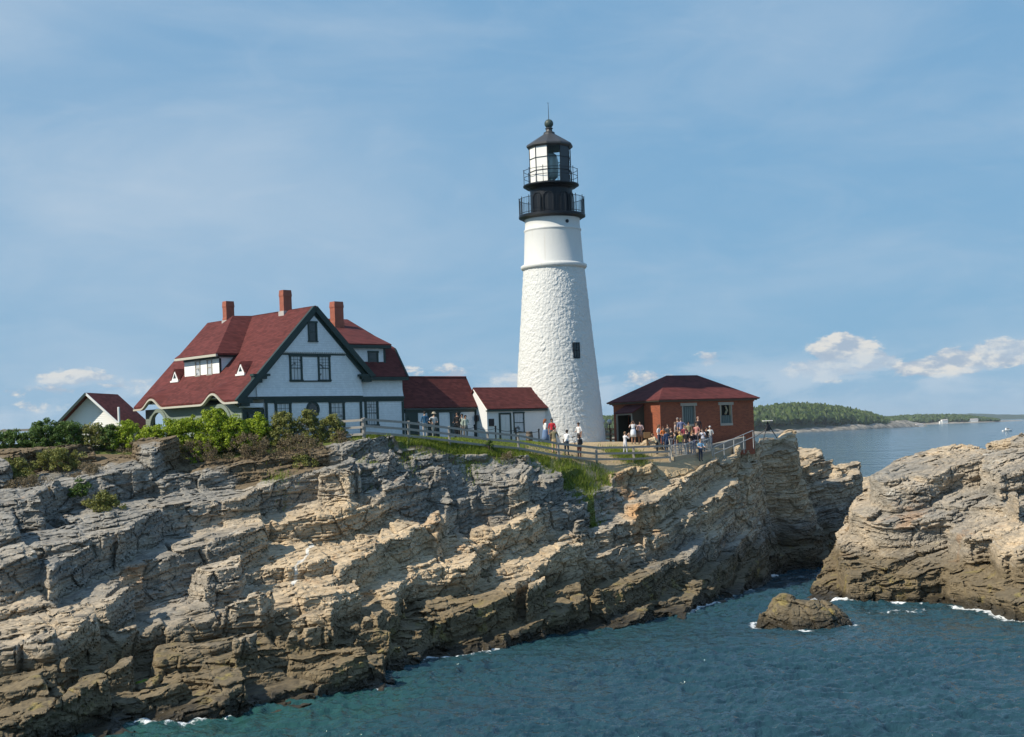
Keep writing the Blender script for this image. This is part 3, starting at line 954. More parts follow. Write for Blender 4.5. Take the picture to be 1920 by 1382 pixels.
def rock_hump(x, y):
    gx_, gy_ = x - cxr, y - cyr
    rr = np.sqrt((gx_ / 2.75) ** 2 + ((gy_ - 0.9) / 2.1) ** 2)
    hb = 1.70 * (1 - rr ** 2.4) - 0.2 + 0.45 * np.exp(-((gx_ + 1.3) / 0.9) ** 2 - ((gy_ - .9) / 1.2) ** 2)
    hb = np.maximum(hb, -1.6)
    e, r1, r2, ox, oy = worley(gx_ / 1.5 + gy_ * .3, gy_ / 1.1, 517)
    hb = hb + 0.5 * (r1 - .5) + 0.7 * (r2 - .5) * ox + 0.5 * (r1 - .5) * oy - 0.35 * np.exp(-(e / .06) ** 2)
    e, r1, r2, ox, oy = worley(gx_ / .5, gy_ / .4, 518)
    return np.maximum(hb + 0.14 * (r1 - .5) + 0.2 * (r2 - .5) * ox, -1.9)


co, qs = solid_rock('sea_rock', 1405, 1635, 150, 130, lambda p: p * 0 + cyr - 2.6, lambda p: p * 0 + cyr + 4.4, rock_hump, 0.06, -2.4, -0.6)
sx_, sy_ = shake(co[:, 0], co[:, 1], co[:, 2], 0.75, 270, (-0.15, 0.1), (0.1, -0.99))
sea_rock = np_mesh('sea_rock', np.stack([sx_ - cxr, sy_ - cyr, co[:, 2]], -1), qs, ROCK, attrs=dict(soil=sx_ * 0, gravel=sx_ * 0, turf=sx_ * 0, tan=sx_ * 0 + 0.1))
sea_rock.location = (cxr, cyr, 0)
tag(sea_rock, 'low dark rock standing alone in the water at the mouth of the cove', 'rock')

# ---------------------------------------------------------------- the sea
def sea_material():
    m, t, b = new_mat('sea_water')
    P = t.node('ShaderNodeNewGeometry').outputs['Position']
    sh = t.attr('shallow')
    foam = t.attr('foam')
    n1 = t.noise(P, 0.06, 4, 0.6, 0.4)
    shm = t.math('ADD', sh, t.math('MULTIPLY', t.math('SUBTRACT', n1, 0.5), 0.5), clamp=True)
    c = t.mix(shm, (0.019, 0.054, 0.072), (0.020, 0.072, 0.064))
    fn = t.noise(P, 1.9, 7, 0.72, 0.8)
    fm = t.smooth(t.math('ADD', foam, t.math('MULTIPLY', t.math('SUBTRACT', fn, 0.5), 1.5)), 0.62, 0.82)
    fm = t.math('MULTIPLY', fm, t.smooth(foam, 0.08, 0.25))
    c = t.mix(fm, c, (0.75, 0.78, 0.78))
    t.put(b.inputs['Base Color'], c)
    t.put(b.inputs['Roughness'], t.mix(fm, (0.07,) * 3, (0.7,) * 3))
    b.inputs['IOR'].default_value = 1.333
    x, y, z = t.xyz(P)
    v = t.comb(x, t.math('MULTIPLY', y, 1.0), 0.0)
    swell = t.math('MULTIPLY', t.noise(v, 0.045, 4, 0.6, 0.3), t.smooth(y, 150.0, 400.0, 0.0, 22.0))
    h = t.math('ADD', t.math('MULTIPLY', t.noise(v, 1.1, 5, 0.55, 0.3), 1.0), t.math('MULTIPLY', t.noise(v, 0.12, 3, 0.5, 0.3), 2.5))
    h = t.math('ADD', h, t.math('MULTIPLY', t.noise(v, 4.0, 3, 0.5), 0.22))
    h = t.math('ADD', h, swell)
    t.put(b.inputs['Normal'], t.bump(h, 1.0, 0.30))
    return m


SEA = sea_material()
near = np.exp(np.linspace(math.log(46), math.log(170), 760))
far = np.exp(np.linspace(math.log(170.5), math.log(30000), 160))
ry = np.concatenate([[8, 20, 32, 40], near, far])
pw = np.concatenate([np.linspace(-14000, -400, 12), np.linspace(-380, 2300, 760), np.linspace(2330, 16000, 12)])
pa = (pw - 960) / FPX
XS = pa[None, :] * ry[:, None]; YS = np.repeat(ry[:, None], len(pw), 1)
amp = sstep(YS, 230, 150) * sstep(np.abs(pw[None, :] - 960), 1600, 1350)


def waves(x, y):
    wx = x + 0.5 * perlin(x * .3, y * .3, 7); wy = y + 0.4 * perlin(x * .35, y * .3, 8)
    a = perlin(wx * 0.35 + wy * 0.06, wy * 0.62, 900) + 0.5 * perlin(x * 0.12, y * 0.2, 901)
    r = 1 - np.abs(perlin(wx * 0.62, wy * 1.05 + 3, 902)) * 2
    r2 = 1 - np.abs(perlin(wx * 1.35 + 5, wy * 2.1, 903)) * 2
    gust = 0.55 + 0.75 * sstep(perlin(x * 0.05 + 2, y * 0.07, 904) + 0.4 * perlin(x * 0.16, y * 0.2, 905), -0.45, 0.55)
    return 0.11 * a + gust * (0.17 * r + 0.085 * r2)


ZS = waves(XS, YS) * amp
bm = (XS > -30) & (XS < 40) & (YS > 48) & (YS < 140)
hl = np.where((XS > -55) & (XS < 60) & (YS > 45) & (YS < 150), BASE(XS, YS), -9)
hi = np.where((XS > 11) & (XS < 65) & (YS > 71) & (YS < 139), IBASE(XS, YS), -9)
hh = np.maximum(hl, hi)
shal = np.clip(sstep(hh, -7, -0.3), 0, 1) * sstep(YS, 118, 70)
shal = shal * (0.25 + 0.75 * sstep(YS, 72, 57))


def wash_of(field, r=4):
    """how close the water is to rock that stands above it"""
    m = (field.g > 0.0).astype(float)
    for ax_ in (0, 1):
        for _ in range(2):
            m = sum(np.roll(m, k, ax_) for k in range(-r, r + 1)) / (2 * r + 1)
    f = Field(lambda x, y: x * 0, 0, 1, 0, 1, 0.5); f.x0, f.y0, f.st, f.g = field.x0, field.y0, field.st, m
    return f


wl_, wi_ = wash_of(ROCKG), wash_of(IROCKG)
near_l = np.where((XS > -45) & (XS < 39) & (YS > 51) & (YS < 122), wl_(XS, YS), 0)
near_i = np.where((XS > 13) & (XS < 63) & (YS > 73) & (YS < 121), wi_(XS, YS), 0)
wash = np.maximum(sstep(near_l, 0.02, 0.42), 1.15 * sstep(near_i, 0.02, 0.40))
wash = np.maximum(wash, np.exp(-((np.hypot((XS - cxr) / 2.9, (YS - cyr - .9) / 2.3) - 1) / 0.14) ** 2))
fo = 0.66 * wash * (0.50 + 0.75 * sstep(perlin(XS * 0.30, YS * 0.30, 55), -0.2, 0.5))
fo += 0.50 * gauss(XS, YS, *water_at(1735, 1148)[:2], 2.6) + 0.42 * gauss(XS, YS, *water_at(1640, 1152)[:2], 2.0) + 0.45 * gauss(XS, YS, *water_at(1575, 1166)[:2], 1.5) + 0.4 * gauss(XS, YS, *water_at(1850, 1165)[:2], 2.4)
fo += 0.35 * gauss(XS, YS, *water_at(820, 1238)[:2], 1.2) + 0.35 * gauss(XS, YS, *water_at(415, 1352)[:2], 1.2)
# wake of the motor boat
sea = np_mesh('sea', np.stack([XS, YS, ZS], -1).reshape(-1, 3), grid_quads(len(ry), len(pw)), SEA, smooth=True, attrs=dict(shallow=shal, foam=fo))
tag(sea, kind='structure')

# ---------------------------------------------------------------- building materials
def simple_mat(name, col, rough=0.6, metal=0.0, spec=0.4, var=0.12, scale=3.0, bump=0.0, bscale=30.0):
    m, t, b = new_mat(name)
    P = t.obj()
    n = t.noise(P, scale, 5, 0.65)
    k = t.math('ADD', 1.0 - var, t.math('MULTIPLY', n, 2 * var))
    t.put(b.inputs['Base Color'], t.mix(1.0, (*col, 1), t.comb(k, k, k), 'MULTIPLY'))
    b.inputs['Roughness'].default_value = rough
    b.inputs['Metallic'].default_value = metal
    b.inputs['Specular IOR Level'].default_value = spec
    if bump:
        t.put(b.inputs['Normal'], t.bump(t.noise(P, bscale, 3, 0.6), 0.6, bump))
    return m


def shingle_wall_mat(name, course=0.145, wid=0.16, col=(0.78, 0.78, 0.78), boards=False):
    m, t, b = new_mat(name)
    x, y, z = t.xyz(t.obj())
    row = t.math('DIVIDE', z, course)
    fr = t.math('FRACT', row)
    fl = t.math('FLOOR', row)
    lap = t.math('SUBTRACT', 1.0, fr)
    h = lap
    u = t.math('DIVIDE', t.math('ADD', x, y), wid)
    c = (*col, 1)
    if not boards:
        u2 = t.math('ADD', u, t.math('MULTIPLY', fl, 0.37))
        wn = t.node('ShaderNodeTexWhiteNoise', noise_dimensions='2D')
        t.put(wn.inputs['Vector'], t.comb(t.math('FLOOR', u2), fl, 0.0))
        fu = t.math('FRACT', u2)
        gap = t.math('MINIMUM', fu, t.math('SUBTRACT', 1.0, fu))
        h = t.math('ADD', t.math('MULTIPLY', lap, 1.0), t.math('MULTIPLY', t.smooth(gap, 0.0, 0.06), 0.35))
        k = t.math('ADD', 0.93, t.math('MULTIPLY', wn.outputs['Value'], 0.10))
        c = t.mix(1.0, c, t.comb(k, k, k), 'MULTIPLY')
    st = t.noise(t.comb(t.math('MULTIPLY', x, 2.0), t.math('MULTIPLY', y, 2.0), t.math('MULTIPLY', z, 0.35)), 1.0, 5, 0.7)
    k2 = t.math('ADD', 0.90, t.math('MULTIPLY', st, 0.18))
    c = t.mix(1.0, c, t.comb(k2, k2, k2), 'MULTIPLY')
    t.put(b.inputs['Base Color'], c)
    b.inputs['Roughness'].default_value = 0.6
    t.put(b.inputs['Normal'], t.bump(h, 1.0, 0.03))
    return m


def shingle_roof_mat(name, dirx=False, col=(0.112, 0.031, 0.028)):
    m, t, b = new_mat(name)
    x, y, z = t.xyz(t.obj())
    row = t.math('DIVIDE', z, 0.105)
    fl = t.math('FLOOR', row); fr = t.math('FRACT', row)
    a = t.math('ADD', t.math('MULTIPLY', x, 0.93), t.math('MULTIPLY', y, 1.0))
    u = t.math('ADD', t.math('DIVIDE', a, 0.28), t.math('MULTIPLY', fl, 0.413))
    wn = t.node('ShaderNodeTexWhiteNoise', noise_dimensions='2D')
    t.put(wn.inputs['Vector'], t.comb(t.math('FLOOR', u), fl, 0.0))
    wr = t.node('ShaderNodeTexWhiteNoise', noise_dimensions='1D'); t.put(wr.inputs['W'], fl)
    big = t.noise(t.obj(), 0.5, 5, 0.6)
    k = t.math('ADD', 0.42, t.math('MULTIPLY', wn.outputs['Value'], 0.46))
    k = t.math('ADD', k, t.math('MULTIPLY', big, 0.62))
    k = t.math('ADD', k, t.math('MULTIPLY', wr.outputs['Value'], 0.16))
    edge = t.smooth(fr, 0.0, 0.2, 0.55, 1.0)
    k = t.math('MULTIPLY', k, edge)
    t.put(b.inputs['Base Color'], t.mix(1.0, (*col, 1), t.comb(k, k, k), 'MULTIPLY'))
    b.inputs['Roughness'].default_value = 0.85
    b.inputs['Specular IOR Level'].default_value = 0.2
    h = t.math('ADD', t.math('MULTIPLY', t.math('SUBTRACT', 1.0, fr), 1.0), t.math('MULTIPLY', wn.outputs['Value'], 0.4))
    t.put(b.inputs['Normal'], t.bump(h, 0.8, 0.018))
    return m


def brick_mat(name, col1=(0.32, 0.082, 0.032), col2=(0.21, 0.050, 0.022), mortar=(0.22, 0.12, 0.08)):
    m, t, b = new_mat(name)
    x, y, z = t.xyz(t.obj())
    br = t.node('ShaderNodeTexBrick')
    t.put(br.inputs['Vector'], t.comb(t.math('ADD', x, y), z, 0.0))
    br.inputs['Scale'].default_value = 1.0
    br.inputs['Brick Width'].default_value = 0.215
    br.inputs['Row Height'].default_value = 0.075
    br.inputs['Mortar Size'].default_value = 0.008
    br.inputs['Bias'].default_value = 0.0
    br.inputs['Color1'].default_value = (*col1, 1)
    br.inputs['Color2'].default_value = (*col2, 1)
    br.inputs['Mortar'].default_value = (*mortar, 1)
    n = t.noise(t.obj(), 1.2, 6, 0.7)
    k = t.math('ADD', 0.72, t.math('MULTIPLY', n, 0.56))
    n2 = t.smooth(t.noise(t.obj(), 5.0, 5, 0.75), 0.55, 0.75)
    c = t.mix(1.0, br.outputs['Color'], t.comb(k, k, k), 'MULTIPLY')
    c = t.mix(t.math('MULTIPLY', n2, 0.35), c, (0.10, 0.035, 0.02))
    t.put(b.inputs['Base Color'], c)
    b.inputs['Roughness'].default_value = 0.85
    t.put(b.inputs['Normal'], t.bump(t.math('SUBTRACT', 1.0, br.outputs['Fac']), 0.6, 0.01))
    return m


def glass_mat(name, col=(0.10, 0.12, 0.13), rough=0.06, curtain=None):
    m, t, b = new_mat(name)
    c = (*col, 1)
    if curtain:
        x, y, z = t.xyz(t.obj())
        f = t.math('ADD', 0.5, t.math('MULTIPLY', t.math('SINE', t.math('MULTIPLY', t.math('ADD', x, y), 42.0)), 0.5))
        n = t.noise(t.obj(), 2.0, 4, 0.6)
        c = t.mix(t.math('MULTIPLY', f, 0.35), (*curtain, 1), c)
        c = t.mix(t.smooth(n, 0.58, 0.66), c, (*col, 1))
    t.put(b.inputs['Base Color'], c)
    b.inputs['Roughness'].default_value = rough
    b.inputs['Specular IOR Level'].default_value = 0.6
    return m


WHITE_SH = shingle_wall_mat('white_shingles')
WHITE_BD = shingle_wall_mat('white_clapboards', 0.13, 1.0, (0.82, 0.82, 0.80), True)
WHITE_PL = simple_mat('white_plaster', (0.69, 0.69, 0.68), 0.7, var=0.05, bump=0.01, bscale=12)
WHITE_TR = simple_mat('white_trim', (0.80, 0.79, 0.76), 0.5, var=0.04)
GREEN = simple_mat('dark_green_trim', (0.020, 0.040, 0.036), 0.5, var=0.15)
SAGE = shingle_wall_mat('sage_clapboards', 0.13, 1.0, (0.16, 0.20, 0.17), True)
CREAM = simple_mat('cream_moulding', (0.46, 0.44, 0.37), 0.6, var=0.06)
ROOF = shingle_roof_mat('red_shingle_roof')
BRICK = brick_mat('red_brick')
CHIM = brick_mat('chimney_brick', (0.34, 0.085, 0.045), (0.25, 0.06, 0.035), (0.30, 0.18, 0.13))
LEAD = simple_mat('lead_flashing', (0.42, 0.38, 0.36), 0.6, var=0.15)
PANE = glass_mat('window_glass', (0.055, 0.065, 0.07), 0.05, (0.56, 0.58, 0.60))
PANED = glass_mat('dark_window_glass', (0.02, 0.03, 0.032), 0.05)
DARK = simple_mat('dark_interior', (0.012, 0.014, 0.014), 0.9)
STONE_TRIM = simple_mat('granite_trim', (0.36, 0.34, 0.29), 0.8, var=0.2, scale=6)
IRON = simple_mat('black_iron', (0.006, 0.009, 0.014), 0.45, 0.0, 0.35, var=0.25)
GREY_DOOR = simple_mat('pale_door_paint', (0.58, 0.60, 0.60), 0.5, var=0.06)


def window(parent, u0, u1, z0, z1, v, trim=0.11, rows=(3, 2), cols=2, axis='u', glass=None, out=1, mat=None, meet=True):
    """a sash window on a wall in the plane v (or on the side plane u = v with axis='v'); out: sign of the outward direction"""
    mat = mat or GREEN
    f = MB()
    d = 0.05

    def bx(a0, a1, q0, q1, d0, d1):
        lo, hi = v + min(out * d0, out * d1), v + max(out * d0, out * d1)
        if axis == 'u': f.box(a0, a1, lo, hi, q0, q1)
        else: f.box(lo, hi, a0, a1, q0, q1)
    bx(u0 - trim, u0, z0, z1, -.02, d)
    bx(u1, u1 + trim, z0, z1, -.02, d)
    bx(u0 - trim - .03, u1 + trim + .03, z1, z1 + trim * 1.2, -.02, d + .02)
    bx(u0 - trim - .03, u1 + trim + .03, z0 - trim * .7, z0, -.02, d + .04)
    m = (z0 + z1) / 2
    if meet: bx(u0, u1, m - .025, m + .025, -.02, .03)
    bw = 0.022
    for k in range(1, cols):
        uc = u0 + (u1 - u0) * k / cols
        if meet:
            bx(uc - bw / 2, uc + bw / 2, z0, m - .025, -.015, .018); bx(uc - bw / 2, uc + bw / 2, m + .025, z1, -.015, .018)
        else: bx(uc - bw / 2, uc + bw / 2, z0, z1, -.015, .018)
    for k in range(1, rows[0]):
        zc = m + (z1 - m) * k / rows[0]
        bx(u0, u1, zc - bw / 2, zc + bw / 2, -.014, .016)
    fo = f.build('window', mat, parent)
    p = MB()
    f = p
    bx(u0 - .01, u1 + .01, z0 - .01, z1 + .01, -.01, .006)
    p.build('pane', glass or PANE, fo)
    return fo


def roof_slab(mb, quad, thick=0.10):
    """a roof plane with thickness; quad counter-clockwise seen from above"""
    a, b_, c = Vector(quad[0]), Vector(quad[1]), Vector(quad[2])
    n = (b_ - a).cross(c - a).normalized()
    mb.prism([tuple(Vector(p) - n * thick) for p in quad], tuple(n * thick))


def frame_at(px, py, Y, th, name, label, cat):
    x, y, z = at(px, py, Y)
    return thing(name, label, cat, (x, y, 0), rad(th))


# ================================================================ the keeper's house
HO = (-16.25, 86.3)
house = thing('keepers_house', 'white shingled house with red gabled roof, green trim and three brick chimneys', 'house', (*HO, 0), rad(42))
G0 = 10.3
RZ, RU = 20.02, 5.26
rl_ = lambda u: RZ - abs(u - RU)


# walls: front gable, sides, back
wl_ = MB().use(WHITE_SH)
BELT = 14.38
# upper front gable wall, slightly proud of the ground floor
gab = [(0.95, -.06, BELT), (8.86, -.06, BELT), (8.86, -.06, rl_(8.86) - .12), (RU, -.06, RZ - .14), (0.95, -.06, rl_(0.95) - .12)]
wl_.prism(gab, (0, 12.6, 0))
# left shoulder of the front gable
wl_.prism([(-.18, 0.02, BELT), (0.95, 0.02, BELT), (0.95, 0.02, rl_(0.95) - .14), (-.18, 0.02, rl_(-.18) - .14)], (0, 12.4, 0))
# flared skirt
wl_.prism([(0.95, -.06, BELT), (0.95, -.06, BELT + .5), (0.95, -.15, BELT)], (7.95, 0, 0))
# ground floor of the front
wl_.box(1.55, 8.84, 0.0, 12.3, G0, BELT - .16)
# pediment above the attic window hangs forward
wl_.prism([(2.86, -.20, 17.16), (7.66, -.20, 17.16), (RU, -.20, RZ - .3)], (0, .16, 0))
for k in range(34):
    u = 2.95 + k * 0.14
    wl_.prism([(u - .055, -.19, 17.16), (u + .055, -.19, 17.16), (u, -.19, 17.05)], (0, .1, 0))
# right wing
wl_.box(8.90, 12.36, 0.18, 8.4, G0, 15.38)
wl_.prism([(8.9, .18, BELT - .05), (8.9, .18, BELT + .42), (8.9, .08, BELT - .05)], (3.46, 0, 0))
wl_.prism([(12.36, 8.4, BELT - .05), (12.36, 8.4, BELT + .42), (12.46, 8.4, BELT - .05)], (0, -8.2, 0))
# gable end of the right wing
wl_.prism([(12.2, 0.35, 15.38), (12.2, 12.2, 15.38), (12.2, 11.4, 17.42), (12.2, 6.6, 19.8), (12.2, 1.35, 17.42)], (.16, 0, 0))
wl_.build('wall', None, house)

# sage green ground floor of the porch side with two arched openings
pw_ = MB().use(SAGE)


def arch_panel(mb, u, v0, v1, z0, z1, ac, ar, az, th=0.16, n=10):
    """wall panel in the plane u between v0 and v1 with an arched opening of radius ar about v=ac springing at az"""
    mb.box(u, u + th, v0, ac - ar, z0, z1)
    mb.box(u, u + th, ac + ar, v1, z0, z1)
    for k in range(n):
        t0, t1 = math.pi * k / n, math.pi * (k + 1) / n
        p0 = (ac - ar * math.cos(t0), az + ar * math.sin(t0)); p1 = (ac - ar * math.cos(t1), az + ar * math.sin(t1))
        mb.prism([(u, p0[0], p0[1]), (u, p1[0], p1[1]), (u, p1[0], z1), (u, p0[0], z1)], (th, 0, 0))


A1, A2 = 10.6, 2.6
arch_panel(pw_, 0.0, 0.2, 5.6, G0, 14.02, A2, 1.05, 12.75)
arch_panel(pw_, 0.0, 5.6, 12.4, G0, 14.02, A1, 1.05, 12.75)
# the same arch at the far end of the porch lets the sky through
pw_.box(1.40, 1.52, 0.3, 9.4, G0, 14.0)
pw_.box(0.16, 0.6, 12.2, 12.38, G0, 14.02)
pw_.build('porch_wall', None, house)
gf = MB().use(GREEN)
gf.box(0.0, 1.53, 0.06, 0.2, G0, 13.62)
gf.box(1.24, 1.34, -.02, 0.06, 11.0, 13.25)
gf.build('porch_front', None, house)
st_ = MB().use(WHITE_SH); st_.box(-.2, 1.45, .0, .14, 13.72, 13.98); st_.build('porch_panel', None, house)
window(house, .45, 1.05, 12.2, 13.35, 0.055, out=-1, cols=3, glass=PANED)

# roof
rf = MB().use(ROOF)
T = 0.12


def bumpz(v):
    z = 0
    for c in (A1 - .1, A2 + .0):
        d = (v - c) / 1.5
        if abs(d) < 1: z = max(z, 0.62 * (0.5 + 0.5 * math.cos(math.pi * d)))
    return z


nv_, nu_ = 90, 26
V0, V1 = -.42, 12.95
vs, fs = [], []
for i in range(nv_ + 1):
    v = V0 + (V1 - V0) * i / nv_
    for j in range(nu_ + 1):
        s = j / nu_
        u = -.58 + (RU + .58) * s
        fall = max(0.0, 1 - s / 0.24)
        z = rl_(u) + bumpz(v) * fall * fall * (3 - 2 * fall) + 0.05
        vs.append((u, v, z))
n1 = len(vs)
for (u, v, z) in list(vs): vs.append((u + .06, v, z - .14))
W_ = nu_ + 1
for i in range(nv_):
    for j in range(nu_):
        a = i * W_ + j
        fs.append((a, a + 1, a + W_ + 1, a + W_)); fs.append((n1 + a, n1 + a + W_, n1 + a + W_ + 1, n1 + a + 1))
for i in range(nv_):
    a = i * W_; fs.append((a, a + W_, n1 + a + W_, n1 + a))
for j in range(nu_):
    fs.append((j, n1 + j, n1 + j + 1, j + 1)); a = nv_ * W_ + j; fs.append((a, a + 1, n1 + a + 1, n1 + a))
rf.add(vs, fs)
roof_slab(rf, [(RU, V0, RZ + .05), (9.46, V0, rl_(9.46) + .05), (9.46, V1, rl_(9.46) + .05), (RU, V1, RZ + .05)], T)
# right wing: steep lower slope, flatter upper slope, gambrel rake
roof_slab(rf, [(9.2, -.12, 15.62), (12.66, -.12, 15.62), (12.66, 1.2, 17.60), (8.0, 1.2, 17.60)], T)
roof_slab(rf, [(7.6, 1.2, 17.60), (12.66, 1.2, 17.60), (12.66, 6.6, 20.0), (5.6, 6.6, 20.0)], T)
roof_slab(rf, [(12.66, 12.0, 17.6), (7.6, 12.0, 17.6), (5.6, 6.6, 20.0), (12.66, 6.6, 20.0)], T)
roof_slab(rf, [(12.66, 13.3, 15.62), (9.2, 13.3, 15.62), (8.0, 12.0, 17.6), (12.66, 12.0, 17.6)], T)
ro = rf.build('roof', None, house)

# chimneys
for (cu, cv, w2, z0, z1) in ((RU, 10.1, .31, 19.6, 21.30), (RU, 3.0, .31, 19.4, 21.36), (10.2, 4.35, .36, 19.0, 20.92)):
    c = MB().use(CHIM)
    prof = [(w2 * 1.08, z0), (w2 * 1.08, z0 + .5), (w2, z0 + .62), (w2, z1 - .45), (w2 * 1.08, z1 - .36), (w2 * .98, z1)]
    for (a, b2) in zip(prof[:-1], prof[1:]):
        q = lambda r, z: [(cu - r, cv - r * .8, z), (cu + r, cv - r * .8, z), (cu + r, cv + r * .8, z), (cu - r, cv + r * .8, z)]
        c.hexa(q(*a), q(*b2))
    co_ = c.build('chimney', None, ro)
    fl = MB().use(LEAD)
    zz = (RZ if cu == RU else 18.95) - .34
    fl.box(cu - w2 * 1.2, cu + w2 * 1.2, cv - w2, cv + w2, zz, zz + (.32 if cu == RU else .24))
    fl.build('flashing', None, ro)

# green rakes and cornices of the front gable
tr = MB().use(GREEN)
for sgn, ue in ((-1, -.60), (1, 9.50)):
    a = (RU, -.30, RZ - .10); b2 = (ue, -.30, rl_(ue) - .10)
    tr.beam((a[0], -.33, a[2]), (b2[0], -.33, b2[2]), .22, .34, (0, 0, 1))
    tr.beam((a[0], -.10, a[2] - .26), (b2[0] - sgn * .1, -.10, b2[2] - .20), .22, .30, (0, 0, 1))
# cornice returns
tr.box(.55, 1.75, -.42, .0, 15.62, 15.76); tr.box(.62, 1.55, -.36, -.02, 15.45, 15.62); tr.box(.70, 1.25, -.30, -.03, 15.22, 15.45)
tr.box(8.55, 9.75, -.42, .0, 15.62, 15.76); tr.box(8.70, 9.6, -.36, -.02, 15.45, 15.62); tr.box(8.85, 9.5, -.30, .1, 15.26, 15.45)
tr.box(-.45, .5, -.36, .02, 13.98, 14.2); tr.box(-.3, .3, -.3, .04, 13.8, 13.98)
# belt course, corner boards, window heads
tr.box(.0, 8.92, -.10, .0, BELT - .17, BELT - .02)
tr.box(1.5, 8.90, -.05, .0, 13.98, BELT - .17)
tr.box(8.94, 12.44, .05, .18, BELT - .20, BELT - .06)
tr.box(8.94, 12.40, .13, .18, 14.0, BELT - .20)
for (a, b2, vv) in ((1.55, 1.72, 0.0), (8.68, 8.86, 0.0), (12.24, 12.40, .18)):
    tr.box(a, b2, vv - .05, vv, G0, 13.98)
tr.box(3.35, 6.47, -.11, -.06, 16.86, 17.03); tr.box(3.35, 6.47, -.11, -.06, 15.28, 15.36); tr.box(3.5, 3.58, -.105, -.06, 15.36, 16.86) if False else None
# attic frieze under the pediment and the right wing fascia
tr.box(2.9, 7.6, -.10, -.06, 16.96, 17.06)
tr.box(9.0, 12.68, -.14, .18, 15.38, 15.60)
tr.box(12.60, 12.70, -.14, .30, 15.40, 15.66)
tr.beam((12.62, -.1, 15.56), (12.62, 1.2, 17.50), .14, .18); tr.beam((12.62, 1.2, 17.5), (12.62, 6.6, 19.9), .14, .18)
tr.build('gable_trim', None, house)
ev = MB().use(CREAM)
pts_ = [(-.56, V0 + (V1 - V0) * i / 90, rl_(-.58) + bumpz(V0 + (V1 - V0) * i / 90) - .16) for i in range(91)]
for p, q in zip(pts_[:-1], pts_[1:]): ev.hexa([(p[0] - .06, p[1], p[2] - .05), (p[0] + .16, p[1], p[2] - .05), (q[0] + .16, q[1], q[2] - .05), (q[0] - .06, q[1], q[2] - .05)],
                                             [(p[0] - .06, p[1], p[2] + .07), (p[0] + .16, p[1], p[2] + .07), (q[0] + .16, q[1], q[2] + .07), (q[0] - .06, q[1], q[2] + .07)])
ev.build('eave_moulding', None, house)
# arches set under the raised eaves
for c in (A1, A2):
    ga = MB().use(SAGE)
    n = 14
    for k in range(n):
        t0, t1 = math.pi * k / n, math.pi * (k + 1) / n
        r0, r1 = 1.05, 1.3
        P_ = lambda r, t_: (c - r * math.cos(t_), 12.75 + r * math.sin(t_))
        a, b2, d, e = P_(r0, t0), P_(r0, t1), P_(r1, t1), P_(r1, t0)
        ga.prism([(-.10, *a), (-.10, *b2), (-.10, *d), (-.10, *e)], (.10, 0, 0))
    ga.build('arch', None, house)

# windows of the front
window(house, 2.40, 3.28, 11.6, 13.92, 0.0, out=-1, cols=3, rows=(4, 1), trim=.17)
window(house, 6.45, 7.32, 11.6, 13.92, 0.0, out=-1, cols=3, rows=(4, 1), trim=.17)
window(house, 9.36, 10.14, 12.50, 14.0, 0.18, out=-1, cols=4, rows=(4, 1), trim=.17)
window(house, 3.50, 4.20, 15.42, 16.86, -.06, out=-1, cols=3, rows=(4, 1), trim=.13)
window(house, 5.62, 6.32, 15.42, 16.86, -.06, out=-1, cols=3, rows=(4, 1), trim=.13)
window(house, 4.84, 5.34, 17.85, 18.98, -.20, out=-1, cols=1, rows=(1, 1), trim=.10, glass=PANED)
# oval window
ov = MB().use(GREEN)
cu, cz = 5.05, 13.55
ring = lambda ru, rz, v: [(cu + ru * math.cos(2 * math.pi * k / 24), v, cz + rz * math.sin(2 * math.pi * k / 24)) for k in range(24)]
o1, o2 = ring(.50, .52, -.05), ring(.36, .38, -.05)
o3 = ring(.50, .52, .02)
vs = o1 + o2 + o3 + ring(.36, .38, .02)
fs = []
for k in range(24):
    l = (k + 1) % 24
    fs += [(k, l, 24 + l, 24 + k), (48 + k, 48 + l, l, k), (24 + k, 24 + l, 72 + l, 72 + k)]
ov.add(vs, fs)
ovo = ov.build('window', None, house)
op = MB().use(PANED); op.add(ring(.37, .39, -.012), [tuple(range(24))[::-1]]); op.build('pane', None, ovo)

# large hipped dormer on the porch side
DU = 1.28
dm = MB().use(WHITE_BD)
v0, v1, zt = 4.75, 9.25, 17.2
dm.prism([(DU, v0, rl_(DU) - .25), (DU, v0, zt), (rl_(DU) * 0 + 2.55, v0, zt), ], (0, v1 - v0, 0))
dormer = dm.build('dormer', None, house)
dr = MB().use(ROOF)
e0, ez = .86, 17.34
ev0, ev1 = 4.42, 9.75
rv = 7.05; rz_ = 20.02; ru0 = 3.75
roofpts = dict(A=(e0, ev0, ez), B=(e0, ev1, ez), C=(ru0, rv, rz_), D=(RU, rv, rz_ + .04), E=(2.50, ev0, ez), F=(2.50, ev1, ez))
R_ = roofpts
dr.add([R_['A'], R_['B'], R_['C'], R_['D'], R_['E'], R_['F'], (RU, rv, 18.5), (e0 + .02, ev0 + .02, ez - .12), (e0 + .02, ev1 - .02, ez - .12), (2.6, ev0 + .02, ez - .12), (2.6, ev1 - .02, ez - .12)],
       [(0, 2, 1), (0, 4, 3, 2), (1, 2, 3, 5), (0, 1, 8, 7), (4, 0, 7, 9), (1, 5, 10, 8), (7, 8, 10, 9)])
dr.build('dormer_roof', None, dormer)
dt = MB().use(GREEN)
dt.box(e0 + .12, 2.5, ev0 + .16, v0, ez - .22, ez - .10)
dt.box(DU - .05, DU - .002, v0 - .02, v1 + .02, zt - .17, zt)
dt.box(DU - .04, DU + .10, v0 - .045, v0 - .002, rl_(DU), zt - .17)
dt.build('dormer_trim', None, dormer)
